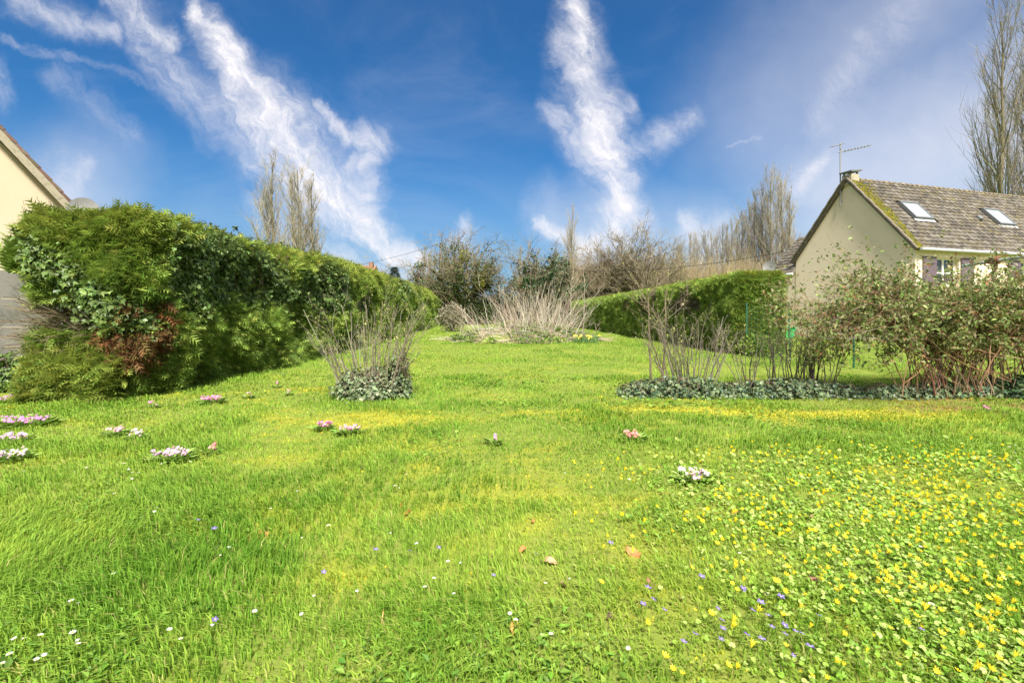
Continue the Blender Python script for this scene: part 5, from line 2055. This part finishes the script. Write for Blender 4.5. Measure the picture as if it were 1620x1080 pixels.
    V, T, C = scatter(t_card()[0] * np.array([.25, 1, 1]), t_card()[1], pos, frames(rng.normal(0, .3, (n, 3)) + np.array([0, 0, 1]), rng), rng.uniform(.18, .34, n), pal(n, [(.12, .22, .07), (.16, .27, .09)], None, .12, rng))
    mk('leaves', V, T, M_leaf, e2, C)
    n = 14
    pos = b + np.stack([rng.normal(0, .26, n), rng.normal(-.1, .12, n), rng.uniform(.2, .36, n)], -1)
    A = Acc()
    fv, ft = flower_tpl(6, .05, .55, .2)
    A.add(*scatter(fv, ft, pos, frames(np.tile((0, -1, .3), (n, 1)) + rng.normal(0, .3, (n, 3)), rng)[:, [0, 2, 1]], 1.0, pal(n, [(.72, .52, .03), (.75, .6, .08)], None, .05, rng)))
    A.build('blossoms', M_petal, e2)


def flower_tpl(n, L_, w, cup):
    """petals radiating in XY, Z up"""
    V, T = [], []
    for i in range(n):
        a = 2 * math.pi * i / n
        c, s_ = math.cos(a), math.sin(a)
        for (r, t, z) in ((.12, 0, 0), (.6, -.5 * w, cup * .6), (.6, .5 * w, cup * .6), (1.0, 0, cup)):
            V.append(((r * c - t * s_) * L_, (r * s_ + t * c) * L_, z * L_))
        k = len(V) - 4
        T += [(k, k + 1, k + 2), (k + 1, k + 3, k + 2)]
    return np.array(V), np.array(T)


weed_mound()

# ------------------------------------------------------------------ utility pole, cables, far house
pp = np.array([(697 - 810) / F * 50, 50, 0])
e = thing('utility_pole', 'grey wooden utility pole above the far end of the left hedge', 'utility pole', pp)
A = Acc()
A.tube([pp, pp + Zv * 8.35], [.15, .11], 8)
A.build('shaft', M_wood, e, smooth=True)
A = Acc()
A.box(pp + Zv * 8.0 + np.array([0, -.14, 0]), (.7, .08, .09))
A.build('crossbar', M_wood, e)
for sx in (-.28, .28):
    A = Acc()
    A.tube([pp + np.array([sx, -.14, 8.045]), pp + np.array([sx, -.14, 8.2])], .04, 6)
    A.build('insulator', M_dish, e)


def cable(a, b, sag, label):
    a, b = np.asarray(a, float), np.asarray(b, float)
    s = np.linspace(0, 1, 24)
    P = a + (b - a) * s[:, None]
    P[:, 2] -= sag * 4 * s * (1 - s)
    A = Acc()
    A.tube(P, .017, 4, cap=False)
    o = A.build('overhead_cable', M_cable, base=a)
    tag(o, label, 'cable')


hx = at(566, 424, 60)
cable(pp + np.array([-.28, -.14, 8.2]), at(500, 426, 62), .5, 'overhead cable running left from the utility pole over the hedge')
cable(pp + np.array([.28, -.14, 8.2]), at(1240, 398, 30), 1.9, 'long sagging overhead cable running right from the utility pole to the cream house')

e = thing('far_house', 'far house with orange tiled roof just visible over the left hedge', 'house', (hx[0], 60, 0))
A = Acc()
A.box((hx[0] - 2.2, 64, 2.7), (7.4, 6, 5.4))
A.build('wall', M_render2, e)
A = Acc()
x0, x1, zr, z0 = hx[0] - 6.2, hx[0] + 1.2, HE + (HY - 420) / F * 64, 5.0
V = [(x0, 60.6, z0), (x1, 60.6, z0), (x1, 64, zr), (x0, 64, zr), (x0, 67.4, z0), (x1, 67.4, z0)]
A.add(V, [(0, 1, 2), (0, 2, 3), (3, 2, 5), (3, 5, 4), (0, 3, 4), (1, 5, 2), (0, 4, 5), (0, 5, 1)])
rf = A.build('roof', M_orange, e)
A = Acc()
A.box((hx[0] + .7, 63.4, zr - .1), (.5, .5, .9))
A.build('chimney', M_orange, rf)
A = Acc()
A.tube([(hx[0] + .2, 62.8, zr - .5), (hx[0] + .2, 62.8, zr + 1.5)], .035, 5)
A.tube([(hx[0] - .4, 62.8, zr + 1.0), (hx[0] + .8, 62.8, zr + 1.0)], .025, 4)
A.build('aerial', M_metal, rf)

# ------------------------------------------------------------------ flowers on the lawn
LIL = [(.50, .29, .55), (.57, .36, .60), (.45, .24, .5)]
MAG = [(.52, .13, .42), (.60, .2, .5), (.45, .09, .33)]
PNK = [(.54, .25, .43), (.6, .36, .5), (.5, .19, .36)]
PALE = [(.56, .41, .58), (.62, .49, .62), (.52, .36, .54)]
PUR = [(.46, .14, .52), (.55, .24, .6), (.4, .1, .44)]
ROS = [(.5, .12, .2), (.6, .22, .28)]


def primrose(px, py, wpx, cols, label, seed, nf=None):
    rng = np.random.default_rng(seed)
    b = gp(px, py)
    w = wpx / F * b[1] / 2
    e = thing('primrose_clump', label, 'flower', b, 'primrose clumps in the lawn')
    nf = nf or int(np.clip(9 + w * w * 1500, 5, 80))
    n = nf * 2 + 16
    r = np.sqrt(rng.random(n)) * w * 1.05
    a = rng.uniform(0, 6.283, n)
    pos = b + np.stack([r * np.cos(a), r * np.sin(a) * .6, rng.uniform(.005, .03, n)], -1)
    d = np.stack([np.cos(a), np.sin(a), rng.uniform(.2, .8, n)], -1)
    V, T, C = scatter(*t_leaf(.5), pos, frames_up(d, np.tile((0, 0, 1.), (n, 1)) + rng.normal(0, .2, (n, 3))), np.minimum(.115, .05 + .35 * w) * rng.uniform(.6, 1.2, n), pal(n, [(.19, .30, .05), (.24, .36, .08)], None, .12, rng))
    mk('leaves', V, T, M_leaf, e, C)
    r = np.sqrt(rng.random(nf)) * w
    a = rng.uniform(0, 6.283, nf)
    pos = b + np.stack([r * np.cos(a), r * np.sin(a) * .6, rng.uniform(.05, .10, nf)], -1)
    A = Acc()
    fv, ft = flower_tpl(5, .0150, .95, .15)
    nrm = np.stack([rng.normal(0, .4, nf), rng.normal(-.7, .4, nf), np.ones(nf)], -1)
    fr = frames(nrm, rng)[:, [0, 2, 1]]
    A.add(*scatter(fv, ft, pos, fr, rng.uniform(.8, 1.3, nf), pal(nf, cols, None, .08, rng)))
    cv, ct = flower_tpl(5, .006, 1.0, .1)
    A.add(*scatter(cv, ct, pos + norm(nrm) * .004, fr, 1.0, pal(nf, [(.72, .56, .08)], None, .05, rng)))
    A.build('blossoms', M_petal, e)
    A = Acc()
    for p in pos:
        A.tube([(p[0] * .7 + b[0] * .3, p[1] * .7 + b[1] * .3, b[2]), p - Zv * .004], .0016, 3, cap=False)
    A.build('flower_stems', M_stem, e)


for i, (px, py, w, cols, lab) in enumerate([
    (36, 672, 82, PUR, 'wide purple pink primrose clump at the left edge, uppermost of three'),
    (16, 703, 48, LIL, 'pale pink primrose clump at the left edge, middle of three'),
    (16, 733, 52, PALE, 'palest primrose clump at the left edge, lowest of three'),
    (182, 688, 26, PNK, 'loose pink primrose clump right of the purple one at the left edge'),
    (214, 696, 24, PALE, 'pair of pale primroses beside the loose pink clump'),
    (272, 733, 56, LIL, 'dense lilac primrose mat alone in the left lawn'),
    (335, 636, 32, MAG, 'magenta primrose clump in the lawn before the left hedge'),
    (241, 644, 14, MAG, 'tiny dark magenta primrose at the foot of the hedge end'),
    (393, 629, 16, PNK, 'small pink primrose with pale leaves right of the magenta clump'),
    (438, 614, 10, MAG, 'single magenta primrose left of the centre left shrub'),
    (457, 625, 7, PNK, 'single tiny pink primrose nearest the ivy heap on its left'),
    (512, 681, 26, MAG, 'magenta primrose clump below the ivy heap, left one of two'),
    (552, 688, 34, PNK, 'pink primrose clump below the ivy heap, right one of two'),
    (782, 706, 20, LIL, 'tall lilac primrose alone in the middle of the lawn'),
    (1003, 701, 30, ROS, 'dark rose primroses half sunk in grass right of centre'),
    (1095, 766, 44, PALE, 'pale pink primrose clump at the corner of the celandine carpet'),
    (1560, 654, 16, MAG, 'magenta primrose before the ivy at the right edge'),
    (12, 634, 28, PUR, 'bright purple primroses under the ivy at the concrete fence'),
    (334, 722, 14, ROS, 'reddish low primrose right above the lilac mat'),
    (82, 633, 18, PNK, 'dull pink primrose at the left foot of the hedge end'),
    (1118, 768, 14, PALE, 'single pale primrose close right of the pale pink clump'),
]):
    primrose(px, py, w, cols, lab, 500 + i, nf=(3 if w < 12 else 6 if w < 22 else None))


def bloom_mesh(name, n, L_, w, cup, cols, ccol, cl, h, lean, seed, layers=1):
    rng = np.random.default_rng(seed)
    A = Acc()
    top = np.array([lean * h, 0, h])
    A.tube([(0, 0, -.01), (lean * h * .35, 0, h * .55), top], .0013, 3, (.2, .3, .06), 1, False)
    nr = norm(np.array([lean * .8, -.25, 1.0]))
    fr = frames_up(np.array([[0, 1.0, 0]]), nr[None])[0]
    for l in range(layers):
        fv, ft = flower_tpl(n, L_ * (1 - .25 * l), w, cup * (1 + .5 * l))
        V = fv @ np.stack([fr[0], fr[1], fr[2]]) + top
        A.add(V, ft, pal(len(V), cols, None, .06, rng), 0)
    cv, ct = flower_tpl(6, L_ * cl, 1.1, .25)
    A.add(cv @ fr + top + fr[2] * L_ * .06, ct, ccol, 0)
    return mesh_of(name, np.concatenate(A.V), np.concatenate(A.T), [M_petal, M_stem], np.concatenate(A.C), np.concatenate(A.M))


# celandines
YEL = [(.80, .66, .03), (.84, .73, .06), (.76, .58, .02)]
cel_meshes = [bloom_mesh('celandine_flower', 8, L_, .42, cup, YEL, (.72, .58, .02), .3, h, le, 600 + i) for i, (L_, cup, h, le) in enumerate([(.0155, .6, .075, .6), (.015, 1.5, .07, .9), (.0165, .9, .085, .4), (.0125, 2.4, .085, .6), (.014, 1.1, .06, 1.1)])]
rng = np.random.default_rng(620)
cand = []
while len(cand) < 900:
    y = 1.55 + 2.9 * rng.random() ** 1.25
    x = rng.uniform(.3, 1.14 * y)
    edge = sst(x - (.62 + .16 * (y - 2)), -.2, 1.6)
    if rng.random() < (.10 + .95 * edge) * (.35 + .9 * float(sst(fbm(x * 2.2 + 9, y * 2.2, 2), .35, .65))) * float(sst(y, 4.6, 3.6)):
        cand.append((x, y))
cand.sort(key=lambda q_: q_[1])
restA = Acc()
for i, (x, y) in enumerate(cand):
    v = int(rng.integers(5))
    rz = rng.uniform(-1.0, 1.0) - .5
    sc = rng.uniform(.6, 1.02)
    if i < 300:
        o = inst(cel_meshes[v], 'celandine_flower', (x, y, float(gz(x, y))), rz, sc)
        tag(o, 'yellow celandine flower on a thin stalk in the right foreground carpet', 'flower', 'yellow celandine flowers in the right foreground')
    else:
        me = cel_meshes[v]
        co = np.empty(len(me.vertices) * 3, np.float32)
        me.vertices.foreach_get('co', co)
        co = co.reshape(-1, 3) * sc
        ti = np.empty(len(me.polygons) * 3, np.int32)
        me.loops.foreach_get('vertex_index', ti)
        mi = np.empty(len(me.polygons), np.int32)
        me.polygons.foreach_get('material_index', mi)
        c_, s_ = math.cos(rz), math.sin(rz)
        Rz = np.array([[c_, s_, 0], [-s_, c_, 0], [0, 0, 1]])
        V = co @ Rz + np.array([x, y, float(gz(x, y))])
        T = ti.reshape(-1, 3)
        col = np.tile((.80, .63, .012), (len(V), 1))
        restA.add(V, T[mi == 0], col, 0)
o = restA.build('far_celandine_flowers', M_petal)
tag(o, 'farther yellow celandine flowers scattered over the carpet', 'flowers', None, 'stuff')

# daisies
dai = [bloom_mesh('daisy', 12, L_, .3, cup, [(.78, .76, .76), (.74, .70, .73), (.8, .78, .74)], (.75, .55, .05), cl, h, le, 640 + i) for i, (L_, cup, h, le, cl) in enumerate([(.012, .15, .055, .1, .4), (.010, .9, .05, .3, .2), (.011, .4, .06, .2, .35)])]
D = [(92, 938), (62, 953), (185, 927), (115, 970), (128, 970), (23, 1025), (40, 1025), (15, 1033), (57, 1033), (115, 1023), (127, 1026), (118, 1041), (18, 1056), (64, 1059), (55, 1065), (2, 1066), (331, 1012), (263, 1020), (284, 1027), (482, 986), (401, 988), (349, 892), (356, 887), (480, 864), (521, 849), (498, 961),
     (190, 747), (198, 749), (204, 757), (210, 763), (220, 760), (208, 772), (140, 756), (182, 795), (243, 829), (250, 820), (224, 834), (38, 762), (256, 746), (300, 743), (270, 794), (470, 795), (427, 818), (620, 856), (663, 877), (710, 902), (732, 900), (683, 930), (672, 944), (563, 947), (863, 942), (870, 1023), (805, 987), (813, 1008), (857, 1020), (904, 931),
     (892, 762), (952, 763), (1000, 775), (1043, 762), (626, 783), (634, 782), (645, 763), (1172, 895), (1381, 908), (1452, 890), (1476, 983), (996, 1050), (722, 956),
     (1569, 713), (1582, 722), (1590, 730), (1600, 735), (1607, 728), (1612, 742), (1596, 718), (1580, 708), (1604, 716), (1573, 733), (1588, 741), (1565, 724), (1615, 722), (1560, 716), (1609, 747)]
for i, (px, py) in enumerate(D):
    b = gp(px, py)
    o = inst(dai[i % 3], 'daisy', b, rng.uniform(0, 6.28), rng.uniform(.65, 1.1))
    if px > 1500:
        tag(o, 'small white daisy in the dense patch at the right edge of the lawn', 'flower', 'white daisies at the right edge')
    elif py > 910 and px < 150:
        tag(o, 'small white daisy in the bottom left corner of the lawn', 'flower', 'white daisies in the bottom left corner')
    elif px < 320:
        tag(o, 'small white daisy near the lilac primrose mat', 'flower', 'white daisies near the lilac primrose mat')
    else:
        tag(o, 'small white daisy scattered in the middle of the lawn', 'flower', 'white daisies in the middle of the lawn')
# violets
vio = [bloom_mesh('violet', 5, L_, .62, .3, [(.22, .15, .52), (.30, .22, .62), (.17, .10, .42)], (.6, .5, .6), .25, h, le, 660 + i) for i, (L_, h, le) in enumerate([(.013, .06, .3), (.011, .05, .6)])]
for i, (cx, cy, ox, oy) in enumerate([(65, 310, 1080, 840), (250, 345, 1080, 840), (262, 362, 1080, 840), (388, 396, 1080, 840), (437, 410, 1080, 840), (135, 428, 1080, 840), (340, 440, 1080, 840), (287, 478, 1080, 840), (400, 515, 1080, 840),
                                      (427, 530, 1080, 840), (400, 553, 1080, 840), (442, 583, 1080, 840), (515, 573, 1080, 840), (533, 583, 1080, 840), (160, 600, 1080, 840), (155, 545, 1080, 840), (165, 558, 1080, 840), (257, 607, 1080, 840),
                                      (350, 645, 1080, 840), (487, 655, 1080, 840), (580, 688, 1080, 840), (628, 525, 1080, 840), (1113, 552, 1080, 840), (25, 615, 1080, 840), (1430, 372, 540, 840), (1440, 403, 540, 840), (1408, 430, 540, 840),
                                      (1493, 470, 540, 840), (1260, 128, 540, 840), (908, 168, 540, 840), (708, 255, 540, 840), (303, 150, 540, 840), (140, 160, 540, 840), (435, 120, 540, 840), (1600, 630, 540, 840), (1520, 660, 0, 700), (1005, 62, 0, 840), (1000, 470, 0, 840), (920, 25, 0, 840)]):
    b = gp(ox + cx / 3, min(1078, oy + cy / 3))
    o = inst(vio[i % 2], 'violet', b, rng.uniform(-1, 1), rng.uniform(.9, 1.4))
    tag(o, 'tiny purple violet flower low in the lawn', 'flower', 'purple violets in the foreground lawn')


# fallen leaves
def fallen(px, py, Lm, wm, col, label, seed, tilt=.5):
    rng = np.random.default_rng(seed)
    b = gp(px, py) + np.array([0, 0, .022])
    Lm, wm = Lm * .78, wm * .72
    nx, ny = 5, 7
    V = []
    for j in range(ny):
        v = j / (ny - 1)
        half = wm / 2 * math.sin(math.pi * min(1, .06 + .94 * v)) ** .8 * (1 + .12 * math.sin(j * 2.6 + seed))
        for i in range(nx):
            u = i / (nx - 1) * 2 - 1
            V.append((u * half, (v - .5) * Lm, .30 * wm * u * u * math.sin(v * 4 + seed) + .16 * Lm * math.sin(v * 3.5 + seed) + rng.normal(0, .0012)))
    T = []
    for j in range(ny - 1):
        for i in range(nx - 1):
            a = j * nx + i
            T += [(a, a + 1, a + nx + 1), (a, a + nx + 1, a + nx)]
    V = np.array(V)
    az = rng.uniform(0, 6.28)
    d = norm(np.array([[math.cos(az), math.sin(az), rng.normal(0, .2)]]))
    up = np.array([[rng.normal(0, .3), -tilt, 1.0]])
    fr = frames_up(d, up)[0]
    V = V @ fr + b
    A = Acc()
    A.add(V, T, pal(len(V), [col], None, .08, rng))
    A.tube([V[nx // 2], V[nx // 2] - fr[1] * Lm * .3 + fr[2] * .005], .0012, 3, col, cap=False)
    o = A.build('fallen_leaf', M_dead, base=b, smooth=True)
    tag(o, label, 'fallen leaf', 'dead leaves lying on the lawn')


ORG, TAN, BRN = (.44, .19, .06), (.46, .30, .17), (.25, .14, .08)
for i, (px, py, l_, w_, c_, lab, ti) in enumerate([
    (418, 852, .075, .045, ORG, 'upright orange brown dead leaf alone in the left foreground grass', 1.2),
    (634, 803, .07, .05, (.5, .2, .04), 'orange dead leaf left of centre, upper of a close pair', .5),
    (644, 817, .07, .045, (.45, .16, .04), 'orange dead leaf left of centre, lower of a close pair', .5),
    (827, 874, .06, .035, ORG, 'small orange dead leaf near the middle of the lawn', .9),
    (872, 895, .085, .045, TAN, 'pale tan curled leaf beside the middle of the foreground', .7),
    (893, 934, .085, .05, TAN, 'flat pale tan leaf left of the violets', .7),
    (1003, 884, .10, .085, (.50, .22, .08), 'largest orange leaf at the left rim of the celandine carpet', .9),
    (1029, 932, .06, .03, BRN, 'narrow brown leaf below the largest orange leaf', .6),
    (963, 986, .13, .035, (.48, .34, .24), 'long pale curled leaf left of the violet group', .6),
    (1282, 830, .07, .055, (.5, .32, .18), 'round tan leaf among the farther celandines', .9),
    (1286, 932, .075, .05, (.30, .16, .10), 'brown leaf among the nearer celandines', .9),
    (815, 1002, .06, .05, (.52, .27, .08), 'crumpled orange leaf beside a daisy at the bottom middle', .8),
    (1162, 820, .06, .04, ORG, 'orange leaf at the upper left rim of the celandine carpet', .8),
    (843, 829, .04, .03, ORG, 'tiny orange leaf fleck farthest up the middle of the lawn', .5),
    (356, 921, .06, .025, (.5, .33, .14), 'thin straw coloured leaf in the left foreground', .5),
    (605, 986, .11, .008, (.5, .32, .12), 'thin bent straw stalk at the bottom left of centre', .6),
]):
    fallen(px, py, l_, w_, c_, lab, 700 + i, ti)
